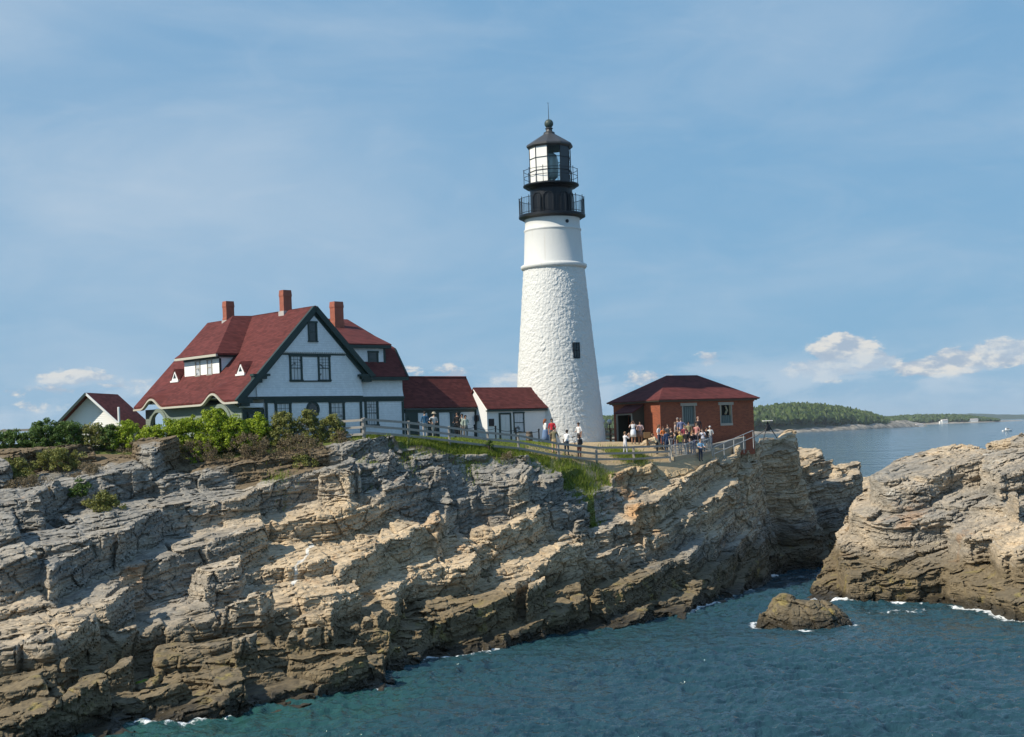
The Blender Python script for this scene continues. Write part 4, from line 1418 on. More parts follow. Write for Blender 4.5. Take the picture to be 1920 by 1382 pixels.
dc = MB().use(CREAM); dc.box(e0 - .03, e0 + .10, ev0, ev1, ez - .20, ez - .05); dc.build('dormer_moulding', None, dormer)
for (a, b2) in ((5.72, 6.22), (7.22, 7.72)):
    window(dormer, a, b2, 16.06, 16.98, DU, axis='v', out=-1, trim=.06, cols=1, rows=(1, 1), mat=STONE_TRIM)
# two tiny triangular dormers
for vc in (1.72, 10.0):
    ub = 1.02; zb = rl_(ub) + .10; hz = .74; hw = .52
    lu = MB().use(ROOF)
    ap = (ub - .08, vc, zb + hz); back = (ub + hz + .1, vc, zb + hz + .02)
    L, R2 = (ub - .08, vc - hw, zb - .04), (ub - .08, vc + hw, zb - .04)
    roof_slab(lu, [L, ap, back], .05); roof_slab(lu, [R2, back, ap], .05)
    lo = lu.build('roof_vent', None, house)
    li = MB().use(WHITE_TR)
    k0 = [(ub - .07, vc - hw * .86, zb), (ub - .07, vc + hw * .86, zb), (ub - .07, vc, zb + hz * .80)]
    li.prism(k0, (.12, 0, 0)); li.box(ub - .14, ub - .06, vc - hw, vc + hw, zb - .12, zb - .01)
    li.build('vent_frame', None, lo)
    lg = MB().use(PANED); lg.add([(ub - .085, vc - .2, zb + .14), (ub - .085, vc + .2, zb + .14), (ub - .085, vc, zb + .46)], [(0, 2, 1)]); lg.build('louvre', None, lo)

# flat-faced dormer of the right wing
d2 = MB().use(WHITE_SH)
d2.prism([(7.6, .55, 16.15), (11.22, .55, 16.15), (11.22, .55, 17.56), (7.6, .55, 17.56)], (0, 2.2, 0))
dormer2 = d2.build('dormer', None, house)
d2r = MB().use(ROOF)
roof_slab(d2r, [(7.2, .22, 17.78), (11.62, .22, 17.78), (11.9, 6.2, 19.95), (6.0, 6.2, 19.95)], .08)
d2r.build('dormer_roof', None, dormer2)
d2t = MB().use(GREEN)
d2t.box(7.2, 11.60, .24, .56, 17.50, 17.70)
d2t.box(11.16, 11.30, .50, 2.0, 16.1, 17.5)
d2t.build('dormer_trim', None, dormer2)
window(dormer2, 9.98, 10.62, 16.34, 17.22, .55, out=-1, cols=1, rows=(1, 1), trim=.10, glass=PANED)
window(dormer2, 8.05, 8.55, 16.34, 17.22, .55, out=-1, cols=1, rows=(1, 1), trim=.10, glass=PANED)

# ================================================================ low passage building between house and annex
pas = thing('passage_building', 'low white passage building with red roof joining the house to the small annex', 'outbuilding', (*HO, 0), rad(42))
pb = MB().use(WHITE_SH)
pb.box(12.48, 18.80, .3, 2.5, G0 - .3, 13.46)
pb.prism([(12.48, .3, 13.46), (12.48, 2.5, 13.46), (12.48, 1.4, 15.55)], (6.3, 0, 0))
pb.build('wall', None, pas)
pr = MB().use(ROOF)
roof_slab(pr, [(12.44, .08, 13.55), (18.95, .08, 13.55), (18.95, 1.4, 15.74), (12.44, 1.4, 15.74)], .09)
roof_slab(pr, [(18.95, 2.72, 13.55), (12.44, 2.72, 13.55), (12.44, 1.4, 15.74), (18.95, 1.4, 15.74)], .09)
pr.build('roof', None, pas)
pt = MB().use(GREEN)
pt.box(12.50, 18.92, .10, .29, 13.36, 13.46)
pt.box(12.52, 18.80, .24, .29, 13.20, 13.36)
pt.box(18.70, 18.80, .25, .299, G0, 13.2)
pt.build('trim', None, pas)
for (a, b2) in ((12.72, 13.52), (14.62, 15.34)):
    dd = MB().use(GREEN)
    dd.box(a - .12, b2 + .12, .23, .30, G0 + .2, 13.2); dd.box(a + .08, b2 - .08, .20, .23, G0 + .5, 12.9)
    dd.build('door', None, pas)
wv_ = window(pas, 16.62, 17.22, 11.7, 13.12, .3, out=-1, cols=2, rows=(3, 1), trim=.16, glass=PANED)
nt = MB().use(WHITE_TR); nt.box(14.9, 15.06, .17, .20, 12.3, 12.78); nt.build('notice', None, pas)

# ================================================================ stone annex against the tower
ann = thing('stone_annex', 'small white plastered annex with pale door built against the tower', 'outbuilding', (*HO, 0), rad(42))
ab = MB().use(WHITE_PL)
ab.box(18.84, 25.2, -.85, 1.6, G0 - .3, 13.28)
ab.prism([(18.84, -.85, 13.28), (18.84, 1.6, 13.28), (18.84, .38, 14.68)], (6.3, 0, 0))
ab.build('wall', None, ann)
ar_ = MB().use(ROOF)
roof_slab(ar_, [(18.72, -1.06, 13.36), (25.3, -1.06, 13.36), (25.3, .36, 14.90), (18.72, .36, 14.90)], .08)
roof_slab(ar_, [(25.3, 1.78, 13.36), (18.72, 1.78, 13.36), (18.72, .36, 14.90), (25.3, .36, 14.90)], .08)
ar_.build('roof', None, ann)
at_ = MB().use(GREEN); at_.box(18.74, 25.2, -1.02, -.86, 13.16, 13.28); at_.build('eave_trim', None, ann)
rk = MB().use(WHITE_TR); rk.beam((18.78, -.98, 13.28), (18.78, .36, 14.76), .10, .14); rk.build('rake_board', None, ann)
dd = MB().use(GREEN)
dd.box(19.92, 20.04, -.92, -.85, G0 + .3, 13.06); dd.box(20.92, 21.04, -.92, -.85, G0 + .3, 13.06); dd.box(20.04, 20.92, -.92, -.85, 12.94, 13.06)
df = dd.build('door_frame', None, ann)
dl = MB().use(GREY_DOOR); dl.box(20.04, 20.92, -.88, -.84, G0 + .3, 12.94)
for (a, b2, c, e) in ((20.14, 20.44, 11.1, 11.8), (20.52, 20.82, 11.1, 11.8), (20.14, 20.44, 11.95, 12.8), (20.52, 20.82, 11.95, 12.8)): dl.box(a, b2, -.895, -.88, c, e)
dl.build('door_leaf', None, df)
kn = MB().use(IRON); kn.lathe([(.001, 0), (.03, .01), (.03, .04), (.001, .05)], 8, (20.84, -.93)); ko = kn.build('knob', None, df); ko.location.z = 11.75
window(ann, 21.36, 22.22, 11.70, 13.0, -.85, out=-1, cols=1, rows=(1, 1), trim=.08)
pq = MB().use(IRON); pq.box(18.98, 19.44, -.90, -.852, 12.16, 12.66); pq.build('plaque', None, ann)
lamp_ = MB().use(IRON); lamp_.box(18.60, 18.84, .02, .22, 12.55, 12.95); lamp_.box(18.64, 18.80, -.02, .02, 12.6, 12.9); lamp_.build('wall_lantern', None, ann)

# ================================================================ the tower
TX, TY, TZ = 3.52, 105.0, 10.55
tower = thing('lighthouse', 'tall white stone lighthouse tower with black lantern and railings', 'lighthouse', (TX, TY, TZ))
tz = lambda z: z - TZ


def tower_white(name, rough_stone):
    m, t, b = new_mat(name)
    P = t.obj()
    n = t.noise(P, 0.8, 6, 0.7)
    x, y, z = t.xyz(P)
    st = t.noise(t.comb(t.math('MULTIPLY', x, 1.6), t.math('MULTIPLY', y, 1.6), t.math('MULTIPLY', z, 0.22)), 1.0, 6, 0.7)
    k = t.math('ADD', 0.90, t.math('MULTIPLY', n, 0.16))
    c = t.mix(1.0, (0.635, 0.635, 0.61, 1), t.comb(k, k, k), 'MULTIPLY')
    c = t.mix(t.math('MULTIPLY', t.smooth(st, 0.56, 0.76), 0.30), c, (0.55, 0.54, 0.50))
    t.put(b.inputs['Base Color'], c)
    run = t.smooth(t.noise(t.comb(t.math('MULTIPLY', x, 3.2), t.math('MULTIPLY', y, 3.2), t.math('MULTIPLY', z, 0.12)), 1.0, 5, 0.65), 0.60, 0.72)
    c = t.mix(t.math('MULTIPLY', run, t.smooth(z, 9.0, 17.0, 0.05, 0.30)), c, (0.40, 0.33, 0.24))
    t.put(b.inputs['Base Color'], c)
    b.inputs['Roughness'].default_value = 0.65
    t.put(b.inputs['Normal'], t.bump(t.noise(P, 9.0 if rough_stone else 5.0, 5, 0.65), 0.6, 0.018 if rough_stone else 0.02))
    return m


TW_ROUGH = tower_white('whitewashed_rubble', True)
TW_SMOOTH = tower_white('whitewashed_brick', False)
# rubble shaft: irregular stones in rough courses, whitewashed
nA, nZ = 560, 480
r_at = lambda z: np.interp(z, [tz(9.6), tz(10.7), tz(23.45), tz(26.5), tz(27.3)], [3.50, 3.40, 2.27, 2.06, 2.00])
th_ = np.linspace(0, 2 * np.pi, nA, endpoint=False)
zz = np.linspace(tz(9.8), tz(23.62), nZ)
TH, ZZ = np.meshgrid(th_, zz)
RR = r_at(ZZ)
per = 54                                        # stones round the circumference (periodic)
q = TH / (2 * np.pi) * per


def wor_per(qx, qy, per_, seed):
    """periodic in x by folding the cell number"""
    ix = np.floor(qx); iy = np.floor(qy)
    d1 = np.full(qx.shape, 9.0); d2 = d1.copy(); r1 = np.zeros(qx.shape)
    for dx in (-1, 0, 1):
        for dy in (-1, 0, 1):
            cx = ix + dx; cy = iy + dy
            cm = np.mod(cx, per_)
            px = cx + .5 + (_h(cm, cy, seed) - .5) * .95 - qx; py = cy + .5 + (_h(cm, cy, seed + 1) - .5) * .8 - qy
            d = np.abs(px) ** 1.6 + np.abs(py) ** 1.6
            d = d ** (1 / 1.6)
            n_ = d < d1
            d2 = np.where(n_, d1, np.minimum(d2, d)); d1 = np.where(n_, d, d1); r1 = np.where(n_, _h(cm, cy, seed + 2), r1)
    return d2 - d1, r1


wob = 0.35 * perlin(np.cos(TH) * 5 + 3, ZZ * 1.3 + np.sin(TH) * 5, 66)
e1, r1 = wor_per(q + wob * 0.0, ZZ / 0.25 + wob, per, 71)
e2, r2 = wor_per(TH / (2 * np.pi) * 80, ZZ / 0.2 + wob, 80, 75)
D = 0.017 * (sstep(e1, 0.0, 0.22) - 1) + 0.026 * (r1 - .5) + 0.010 * (sstep(e2, 0, .3) - 1) + 0.014 * (r2 - .5)
D = D + 0.02 * perlin(np.cos(TH) * 14, ZZ * 4 + np.sin(TH) * 14, 67)
D = D * np.where(TH > -1, 1, 1)
Rf = RR + D
TVx, TVy = Rf * np.cos(TH), Rf * np.sin(TH)
vv_ = np.stack([TVx, TVy, ZZ], -1).reshape(-1, 3)
i_ = np.arange(nZ - 1)[:, None] * nA; j_ = np.arange(nA)[None, :]; j2 = (j_ + 1) % nA
qd = np.stack([i_ + j_, i_ + j2, i_ + nA + j2, i_ + nA + j_], -1).reshape(-1, 4)
np_mesh('rubble_shaft', vv_, qd, TW_ROUGH, tower, smooth=True)
s = MB().use(TW_SMOOTH)
s.lathe([(2.24, tz(23.6)), (2.24, tz(23.88)), (2.20, tz(23.95)), (2.075, tz(26.3)), (2.08, tz(26.36)), (2.12, tz(26.40)), (2.12, tz(26.50)), (2.05, tz(26.56)), (2.02, tz(26.9)), (2.03, tz(27.2)), (2.10, tz(27.34))], 72)
s.build('upper_shaft', None, tower, smooth=True)
s = MB().use(TW_SMOOTH)
s.lathe([(2.25, tz(23.56)), (2.36, tz(23.60)), (2.44, tz(23.70)), (2.44, tz(23.86)), (2.38, tz(23.90)), (2.24, tz(23.97))], 72)
s.build('string_course', None, tower, smooth=True)


def deck(name, r, z0, z1, taper=0.12):
    d = MB().use(IRON)
    d.lathe([(r - taper * 2.4, tz(z0) - .10), (r - taper, tz(z0)), (r, tz(z0) + .05), (r, tz(z1)), (r - .05, tz(z1) + .02), (1.0, tz(z1) + .02)], 48)
    return d.build(name, None, tower)


def railing(r, z, hgt, npost, nbar, rails):
    pr_ = MB().use(IRON)
    for hz in rails:
        pr_.tube([(r * math.cos(2 * math.pi * k / 48), r * math.sin(2 * math.pi * k / 48), tz(z) + hz) for k in range(48)], .022, 5, True)
    if nbar:
        for k in range(nbar):
            a = 2 * math.pi * (k + .5) / nbar
            pr_.tube([(r * math.cos(a), r * math.sin(a), tz(z)), (r * math.cos(a), r * math.sin(a), tz(z) + hgt)], .011, 4)
    ro_ = pr_.build('railing', None, tower)
    for k in range(npost):
        a = 2 * math.pi * k / npost
        p_ = MB().use(IRON)
        p_.tube([(r * math.cos(a), r * math.sin(a), tz(z)), (r * math.cos(a), r * math.sin(a), tz(z) + hgt + .06), (r * math.cos(a), r * math.sin(a), tz(z) + hgt + .12)], [.026, .026, .04], 6)
        p_.build('post', None, ro_)


deck('lower_gallery', 2.46, 27.36, 27.56)
railing(2.40, 27.58, 1.20, 16, 80, (1.20, .12))
wr = MB().use(IRON)
wr.lathe([(1.60, tz(27.55)), (1.60, tz(27.7)), (1.56, tz(27.75)), (1.56, tz(29.4)), (1.62, tz(29.5)), (1.75, tz(29.62))], 32)
for a in (-2.35, -1.75, -0.95, -0.35):
    cx_, cy_ = 1.57 * math.cos(a), 1.57 * math.sin(a)
    ex, ey = -math.sin(a), math.cos(a)
    wr.tube([(cx_ + ex * .38 * math.cos(t_), cy_ + ey * .38 * math.cos(t_), tz(28.75) + .38 * math.sin(t_)) for t_ in [math.pi * k / 10 for k in range(11)]], .045, 5)
    wr.tube([(cx_ + ex * .38, cy_ + ey * .38, tz(27.7)), (cx_ + ex * .38, cy_ + ey * .38, tz(28.75))], .045, 5)
    wr.tube([(cx_ - ex * .38, cy_ - ey * .38, tz(27.7)), (cx_ - ex * .38, cy_ - ey * .38, tz(28.75))], .045, 5)
wr.build('watch_room', None, tower)
deck('upper_gallery', 2.06, 29.66, 29.80, .10)
railing(1.98, 29.82, 1.05, 10, 0, (1.05, .55))
# lantern: ten-sided, white blanking panels on the left, glass on the right
NS = 10
LR, LZ0, LZ1 = 1.53, 29.85, 32.62
OFF = rad(-90 - 9)
corner = lambda k, r=LR: (r * math.cos(OFF + 2 * math.pi * k / NS), r * math.sin(OFF + 2 * math.pi * k / NS))
fr_ = MB().use(IRON)
for k in range(NS):
    c0, c1 = corner(k), corner(k + 1)
    fr_.tube([(*c0, tz(LZ0)), (*c0, tz(LZ1))], .035, 5)
    for hz in (LZ0 + .05, LZ0 + .92, LZ0 + 1.85, LZ1 - .04):
        fr_.beam((*c0, tz(hz)), (*c1, tz(hz)), .05, .05)
lan = fr_.build('lantern_frame', None, tower)
LGLASS, t_, b_ = new_mat('lantern_glass')
b_.inputs['Base Color'].default_value = (0.75, 0.85, 0.87, 1)
b_.inputs['Roughness'].default_value = 0.03
b_.inputs['Transmission Weight'].default_value = 1.0
b_.inputs['IOR'].default_value = 1.02
b_.inputs['Alpha'].default_value = 0.55
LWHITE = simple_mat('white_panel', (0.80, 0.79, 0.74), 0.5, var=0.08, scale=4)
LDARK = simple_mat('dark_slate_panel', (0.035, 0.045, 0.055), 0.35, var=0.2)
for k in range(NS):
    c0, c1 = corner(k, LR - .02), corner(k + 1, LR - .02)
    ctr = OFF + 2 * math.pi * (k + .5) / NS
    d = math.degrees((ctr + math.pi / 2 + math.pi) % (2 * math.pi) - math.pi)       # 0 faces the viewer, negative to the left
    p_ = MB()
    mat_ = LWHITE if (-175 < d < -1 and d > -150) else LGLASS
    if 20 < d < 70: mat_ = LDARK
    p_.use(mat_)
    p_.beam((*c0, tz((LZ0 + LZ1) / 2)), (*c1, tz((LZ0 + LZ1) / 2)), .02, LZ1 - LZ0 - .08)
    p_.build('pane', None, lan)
lens = MB().use(glass_mat('lens_glass', (0.5, 0.6, 0.6), 0.05))
lens.lathe([(.30, tz(30.2)), (.55, tz(30.4)), (.62, tz(30.9)), (.62, tz(31.5)), (.5, tz(32.0)), (.25, tz(32.2))], 20)
lens.lathe([(.28, tz(29.8)), (.28, tz(30.25))], 12)
lens.build('beacon_lens', None, tower, smooth=True)
rf_ = MB().use(simple_mat('weathered_iron_roof', (0.05, 0.052, 0.055), 0.5, var=0.3))
rf_.lathe([(1.60, tz(32.50)), (1.74, tz(32.62)), (1.74, tz(32.72)), (1.66, tz(32.80)), (0.46, tz(33.55)), (0.42, tz(33.62)), (0.42, tz(33.70)), (0.26, tz(33.78)), (0.22, tz(33.95)), (.29, tz(33.97)), (.29, tz(34.03)), (.2, tz(34.05))], NS, (0, 0), OFF)
rf_.build('lantern_roof', None, tower)
bl = MB().use(simple_mat('patinated_ball', (0.05, 0.07, 0.06), 0.5, var=0.25))
bl.lathe([(.33 * math.sin(math.pi * k / 14) + .001, tz(34.36) - .33 * math.cos(math.pi * k / 14)) for k in range(15)], 24)
bl.build('ventilator_ball', None, tower, smooth=True)
rd = MB().use(IRON); rd.tube([(0, 0, tz(34.66)), (0, 0, tz(35.75)), (-.02, 0, tz(35.95))], [.028, .016, .006], 6)
rd.tube([(-.09, 0, tz(35.93)), (0, 0, tz(35.85)), (.07, 0, tz(35.92))], .010, 4)
rd.build('lightning_rod', None, tower)
# window slit and porthole
a = math.atan2(-math.sqrt(1 - .47 ** 2), .47)
wdw = MB().use(IRON)
rr_ = 2.83
def onshaft(s_, z_, r_): return (r_ * math.cos(a) - math.sin(a) * s_, r_ * math.sin(a) + math.cos(a) * s_, tz(z_))
for (s0, s1, z0, z1) in ((-.27, -.19, 16.93, 18.0), (.19, .27, 16.93, 18.0), (-.19, .19, 17.92, 18.0), (-.27, .27, 16.85, 16.93), (-.03, .03, 16.93, 17.92), (-.19, .19, 17.4, 17.46)):
    wdw.hexa([onshaft(s0, z0, rr_ - .3), onshaft(s0, z0, rr_ + .06), onshaft(s1, z0, rr_ + .06), onshaft(s1, z0, rr_ - .3)],
             [onshaft(s0, z1, rr_ - .3), onshaft(s0, z1, rr_ + .06), onshaft(s1, z1, rr_ + .06), onshaft(s1, z1, rr_ - .3)])
wo = wdw.build('window', None, tower)
pn = MB().use(PANED)
pn.hexa([onshaft(-.2, 16.9, rr_ - .3), onshaft(-.2, 16.9, rr_ + .035), onshaft(.2, 16.9, rr_ + .035), onshaft(.2, 16.9, rr_ - .3)],
        [onshaft(-.2, 17.95, rr_ - .3), onshaft(-.2, 17.95, rr_ + .035), onshaft(.2, 17.95, rr_ + .035), onshaft(.2, 17.95, rr_ - .3)])
pn.build('pane', None, wo)
a = math.atan2(-math.sqrt(1 - .5 ** 2), .5)
ph = MB().use(IRON)
cpt = Vector((2.03 * math.cos(a), 2.03 * math.sin(a), tz(26.88))); nrm = Vector((math.cos(a), math.sin(a), 0)); tg = Vector((-math.sin(a), math.cos(a), 0))
ringp = [cpt + tg * (.13 * math.cos(2 * math.pi * k / 16)) + Vector((0, 0, .13 * math.sin(2 * math.pi * k / 16))) for k in range(16)]
ph.prism([tuple(p - nrm * .1) for p in ringp], tuple(nrm * .14))
ph.build('porthole', None, tower)

# ================================================================ brick fog signal house
fog = thing('brick_fog_house', 'red brick house with hipped red roof right of the tower', 'outbuilding', (10.94, 104.5, 0), rad(32))
FW, FD, FE = 9.05, 5.8, 13.62
fb = MB().use(BRICK)
wins = ((2.12, 3.24, 11.83, 13.20), (5.77, 6.82, 11.80, 13.20))
cuts = [0.0]
fb.box(0.0, FW, .25, FD, 9.4, FE)                 # core
z0w, z1w = 11.82, 13.2
fb.box(0, FW, 0, .25, 9.4, z0w); fb.box(0, FW, 0, .25, z1w, FE)
xs = [0, 2.05, 3.31, 5.70, 6.89, FW]
for k in (0, 2, 4): fb.box(xs[k], xs[k + 1], 0, .25, z0w, z1w)
fb.box(-.06, FW + .06, -.06, FD + .06, FE - .20, FE - .02)
fb.build('wall', None, fog)
fr2 = MB().use(ROOF)
e = .38
A_, B_, C_, D_ = (-e, -e, FE + .08), (FW + e, -e, FE + .08), (FW + e, FD + e, FE + .08), (-e, FD + e, FE + .08)
E_, F_ = (3.0, FD / 2, 15.62), (6.0, FD / 2, 15.62)
roof_slab(fr2, [A_, B_, F_, E_], .07); roof_slab(fr2, [C_, D_, E_, F_], .07); roof_slab(fr2, [D_, A_, E_], .07); roof_slab(fr2, [B_, C_, F_], .07)
fr2.build('roof', None, fog)
ft = MB().use(simple_mat('brown_cornice', (0.10, 0.075, 0.055), 0.6))
ft.box(-e + .04, FW + e - .04, -e + .04, FD + e - .04, FE - .02, FE + .02)
ft.box(-.22, FW + .22, -.22, FD + .22, FE - .10, FE - .02)
ft.build('cornice', None, fog)
BOARD = simple_mat('grey_boarded', (0.16, 0.20, 0.19), 0.7, var=0.25, scale=8)
for n_, (a, b2, z0, z1) in enumerate(wins):
    g = MB().use(STONE_TRIM)
    g.box(a - .22, b2 + .22, -.04, .26, z1, z1 + .22); g.box(a - .08, b2 + .08, -.06, .26, z0 - .16, z0 + .02)
    g.box(a - .07, a, -.015, .24, z0 + .02, z1); g.box(b2, b2 + .07, -.015, .24, z0 + .02, z1)
    wo = g.build('window', None, fog)
    p_ = MB().use(BOARD)
    top = z1 if n_ == 0 else z0 + .62
    p_.box(a, b2, .14, .2, z0 + .02, top)
    for k in range(6): p_.box(a + (k + .5) * (b2 - a) / 6 - .02, a + (k + .5) * (b2 - a) / 6 + .02, .09, .14, z0 + .02, top)
    p_.build('boarding', None, wo)
    if n_ == 1:
        q_ = MB().use(DARK); q_.box(a, b2, .22, .249, top, z1); q_.build('opening', None, wo)
        w_ = MB().use(simple_mat('bare_timber', (0.36, 0.30, 0.19), 0.8, var=0.2))
        w_.box(a + .02, a + .12, .04, .14, top, z1); w_.box(b2 - .12, b2 - .02, .04, .14, top, z1)
        w_.beam((a + .25, -.25, z0 + .72), (a + .72, .1, z0 + 1.05), .12, .10); w_.beam((a + .70, .1, z0 + 1.0), (a + .58, .12, z1 - .06), .10, .10)
        w_.build('bracket', None, wo)
# porch on the side that faces the tower
po = MB().use(simple_mat('dark_olive_boards', (0.05, 0.048, 0.035), 0.7, var=0.2))
po.box(-1.05, -.002, 1.95, 2.05, 9.4, 12.86); po.box(-1.05, -.002, 3.95, 4.05, 9.4, 12.86)
po.prism([(-1.05, 1.951, 12.86), (-.002, 1.951, 12.86), (-.002, 1.951, 13.40)], (0, .098, 0))
porch = po.build('porch', None, fog)
pr2 = MB().use(ROOF); roof_slab(pr2, [(-1.22, 1.82, 12.84), (0.0, 1.82, 13.48), (0.0, 4.15, 13.48), (-1.22, 4.15, 12.84)], .06)
pr2.build('porch_roof', None, porch)
pf = MB().use(STONE_TRIM); pf.box(-1.10, -1.0, 2.02, 2.12, 9.4, 12.8); pf.box(-1.10, -1.0, 3.88, 3.98, 9.4, 12.8); pf.box(-1.10, -1.0, 2.12, 3.88, 12.68, 12.8); pf.build('door_frame', None, porch)
pd = MB().use(DARK); pd.box(-.03, -.004, 2.2, 3.8, 9.4, 12.6); pd.build('doorway', None, porch)
sg = MB().use(STONE_TRIM); sg.box(-.05, -.003, 1.2, 2.4, 13.44, 13.60); sg.build('name_board', None, fog)

# ================================================================ white shed on the left
sx, sy, sz = at(225, 790, 93)
shed = thing('white_shed', 'small white clapboard shed with red roof at far left behind the bushes', 'shed', (sx, sy, 0), rad(-9))
SA, SH, SE = -2.0, 15.22, 13.05
hw = 2.35
sb = MB().use(WHITE_BD)
sb.prism([(SA - hw, 0, 10.5), (SA + hw, 0, 10.5), (SA + hw, 0, SE), (SA, 0, SH - .1), (SA - hw, 0, SE)], (0, 4.0, 0))
sb.build('wall', None, shed)
sr = MB().use(ROOF)
dz = (SH - SE) / hw
oh = 2.62
roof_slab(sr, [(SA, -.62, SH), (SA + oh, -.62, SH - oh * dz), (SA + oh, 4.2, SH - oh * dz), (SA, 4.2, SH)], .09)
roof_slab(sr, [(SA - oh, -.62, SH - oh * dz), (SA, -.62, SH), (SA, 4.2, SH), (SA - oh, 4.2, SH - oh * dz)], .09)
sr.build('roof', None, shed)
stt = MB().use(GREEN)
stt.beam((SA, -.66, SH - .06), (SA - oh, -.66, SH - oh * dz - .06), .06, .16)
stt.build('rake_board', None, shed)
stw = MB().use(WHITE_TR)
stw.beam((SA, -.66, SH - .08), (SA + oh, -.66, SH - oh * dz - .08), .06, .14)
stw.build('rake_board', None, shed)

# ---------------------------------------------------------------- fences
def wood_mat(name, col):
    m, t, b = new_mat(name)
    x, y, z = t.xyz(t.obj())
    n = t.noise(t.comb(t.math('MULTIPLY', x, 4.0), t.math('MULTIPLY', y, 4.0), t.math('MULTIPLY', z, 14.0)), 1.5, 6, 0.7)
    k = t.math('ADD', 0.55, t.math('MULTIPLY', n, 0.9))
    t.put(b.inputs['Base Color'], t.mix(1.0, (*col, 1), t.comb(k, k, k), 'MULTIPLY'))
    b.inputs['Roughness'].default_value = 0.85
    t.put(b.inputs['Normal'], t.bump(n, 0.5, 0.01))
    return m


WOOD = wood_mat('weathered_fence_wood', (0.33, 0.30, 0.26))
WOOD_PALE = wood_mat('bleached_wood', (0.52, 0.50, 0.45))
GALV = simple_mat('galvanised_steel', (0.50, 0.51, 0.50), 0.5, 0.3, var=0.15)
rng = random.Random(7)


def post_rail_fence(label, posts, hgt, rails, pw=.15, rw=.06, rh=.14, mat=None, name='post_and_rail_fence', group=None):
    mat = mat or WOOD
    o = posts[0]
    f = thing(name, label, 'fence', o, 0, group)
    loc = [Vector(p) - Vector(o) for p in posts]
    for p in loc:
        b = MB()
        jx, jy = rng.uniform(-.02, .02), rng.uniform(-.02, .02)
        w2 = pw / 2
        b.hexa([(p.x - w2, p.y - w2, p.z - .7), (p.x + w2, p.y - w2, p.z - .7), (p.x + w2, p.y + w2, p.z - .7), (p.x - w2, p.y + w2, p.z - .7)],
               [(p.x - w2 + jx, p.y - w2 + jy, p.z + hgt), (p.x + w2 + jx, p.y - w2 + jy, p.z + hgt), (p.x + w2 + jx, p.y + w2 + jy, p.z + hgt), (p.x - w2 + jx, p.y + w2 + jy, p.z + hgt)])
        b.build('post', mat, f, bevel=.012)
    for p, q in zip(loc[:-1], loc[1:]):
        for h in rails:
            b = MB()
            d = (q - p).normalized() * .02
            b.beam((p.x - d.x, p.y - d.y - pw / 2 - rw / 2, p.z + h + rng.uniform(-.02, .02)), (q.x + d.x * 0 - d.x, q.y - pw / 2 - rw / 2, q.z + h + rng.uniform(-.02, .02)), rw, rh)
            b.build('rail', mat, f)
    return f


def seat_z(p):
    return (p[0], p[1], ground(p[0], p[1]))


main_posts = [at(*p) for p in FENCE]
main_posts = [(p[0], p[1], ground(p[0], p[1]) * .5 + p[2] * .5) for p in main_posts]
post_rail_fence('grey weathered three-rail wooden fence along the bluff edge in front of annex and tower', main_posts, 1.16, (1.06, .66, .26))
lp = []
for px in (-70, 8, 115, 222, 330, 430, 520, 606, 682):
    p = at(px, 830, float(crest_y(px)) + 1.3 - (0.8 if px > 650 else 0))
    lp.append(seat_z(p))
post_rail_fence('wooden rail fence half hidden in the bushes in front of the house', lp, 1.22, (1.12, .70, .28))
# low black post-and-rope barrier along the walk beside the annex
wk = [(786, 89.6), (818, 91), (854, 92.6), (891, 94.2), (930, 95.8), (968, 97.4), (1011, 99.2)]
wp = [seat_z(at(px, 830, yy)) for px, yy in wk]
wf = thing('walkway_barrier', 'low black post barrier along the walk by the annex door', 'barrier', wp[0])
for p in wp:
    q = Vector(p) - Vector(wp[0])
    b = MB(); b.lathe([(.05, -.4), (.05, .86), (.075, .90), (.075, .94), (.03, 1.0)], 8); o = b.build('post', IRON, wf); o.location = q
for p, q in zip(wp[:-1], wp[1:]):
    a, c = Vector(p) - Vector(wp[0]), Vector(q) - Vector(wp[0])
    b = MB(); b.tube([a + (c - a) * (k / 8) + Vector((0, 0, .80 - .14 * math.sin(math.pi * k / 8))) for k in range(9)], .018, 5); b.build('rope', IRON, wf)
# dark fence behind, seen between tower and brick house
bp = [seat_z((x, y, 0)) for x, y in ((6.0, 112.5), (7.8, 112.2), (9.6, 111.9))]
post_rail_fence('dark rail fence in the gap between tower and brick house', bp, 1.2, (1.1, .7, .3), mat=simple_mat('dark_stained_wood', (.03, .03, .028), .7))

# white pole by the shed
p = seat_z(at(224, 815, 84.6))
wpl = MB(); wpl.lathe([(.075, -.5), (.07, 2.35), (.045, 2.38)], 10); wo = wpl.build('pole', WHITE_TR); wo.location = p
tag(wo, 'bleached white pole standing in the bushes before the white shed', 'pole')

# steel mesh railing at the end of the fence, and pipe handrail
m0, m1 = Vector(at(1262, 864, 99.8)), Vector(at(1336, 848, 103.2))
m0.z = ground(m0.x, m0.y) - .1; m1.z = m0.z + .45
mr = thing('wire_mesh_railing', 'bent wire mesh railing panel in front of the crowd at the cliff edge', 'railing', m0)
mv = m1 - m0
tilt = Vector((-.22, -.12, 0))
for k, (t_, hh_) in enumerate(((0, 1.45), (.34, 1.0), (.66, 1.05), (1.0, 1.35))):
    b = MB(); a = mv * t_
    b.beam(a + Vector((0, 0, -.3)), a + Vector((0, 0, hh_)) + tilt * (1 if k in (0, 3) else .3), .06, .06); b.build('post', WOOD_PALE if k in (0, 3) else GALV, mr)
wm = MB()
nw = 34
for k in range(nw + 1):
    a = mv * (k / nw); sg_ = .05 * math.sin(k * .9)
    wm.tube([a + Vector((sg_, 0, .08)), a + Vector((-.06 + sg_, -.05, .5)), a + Vector((-.1, 0, 1.0 + .06 * math.sin(k * .5)))], .013, 3)
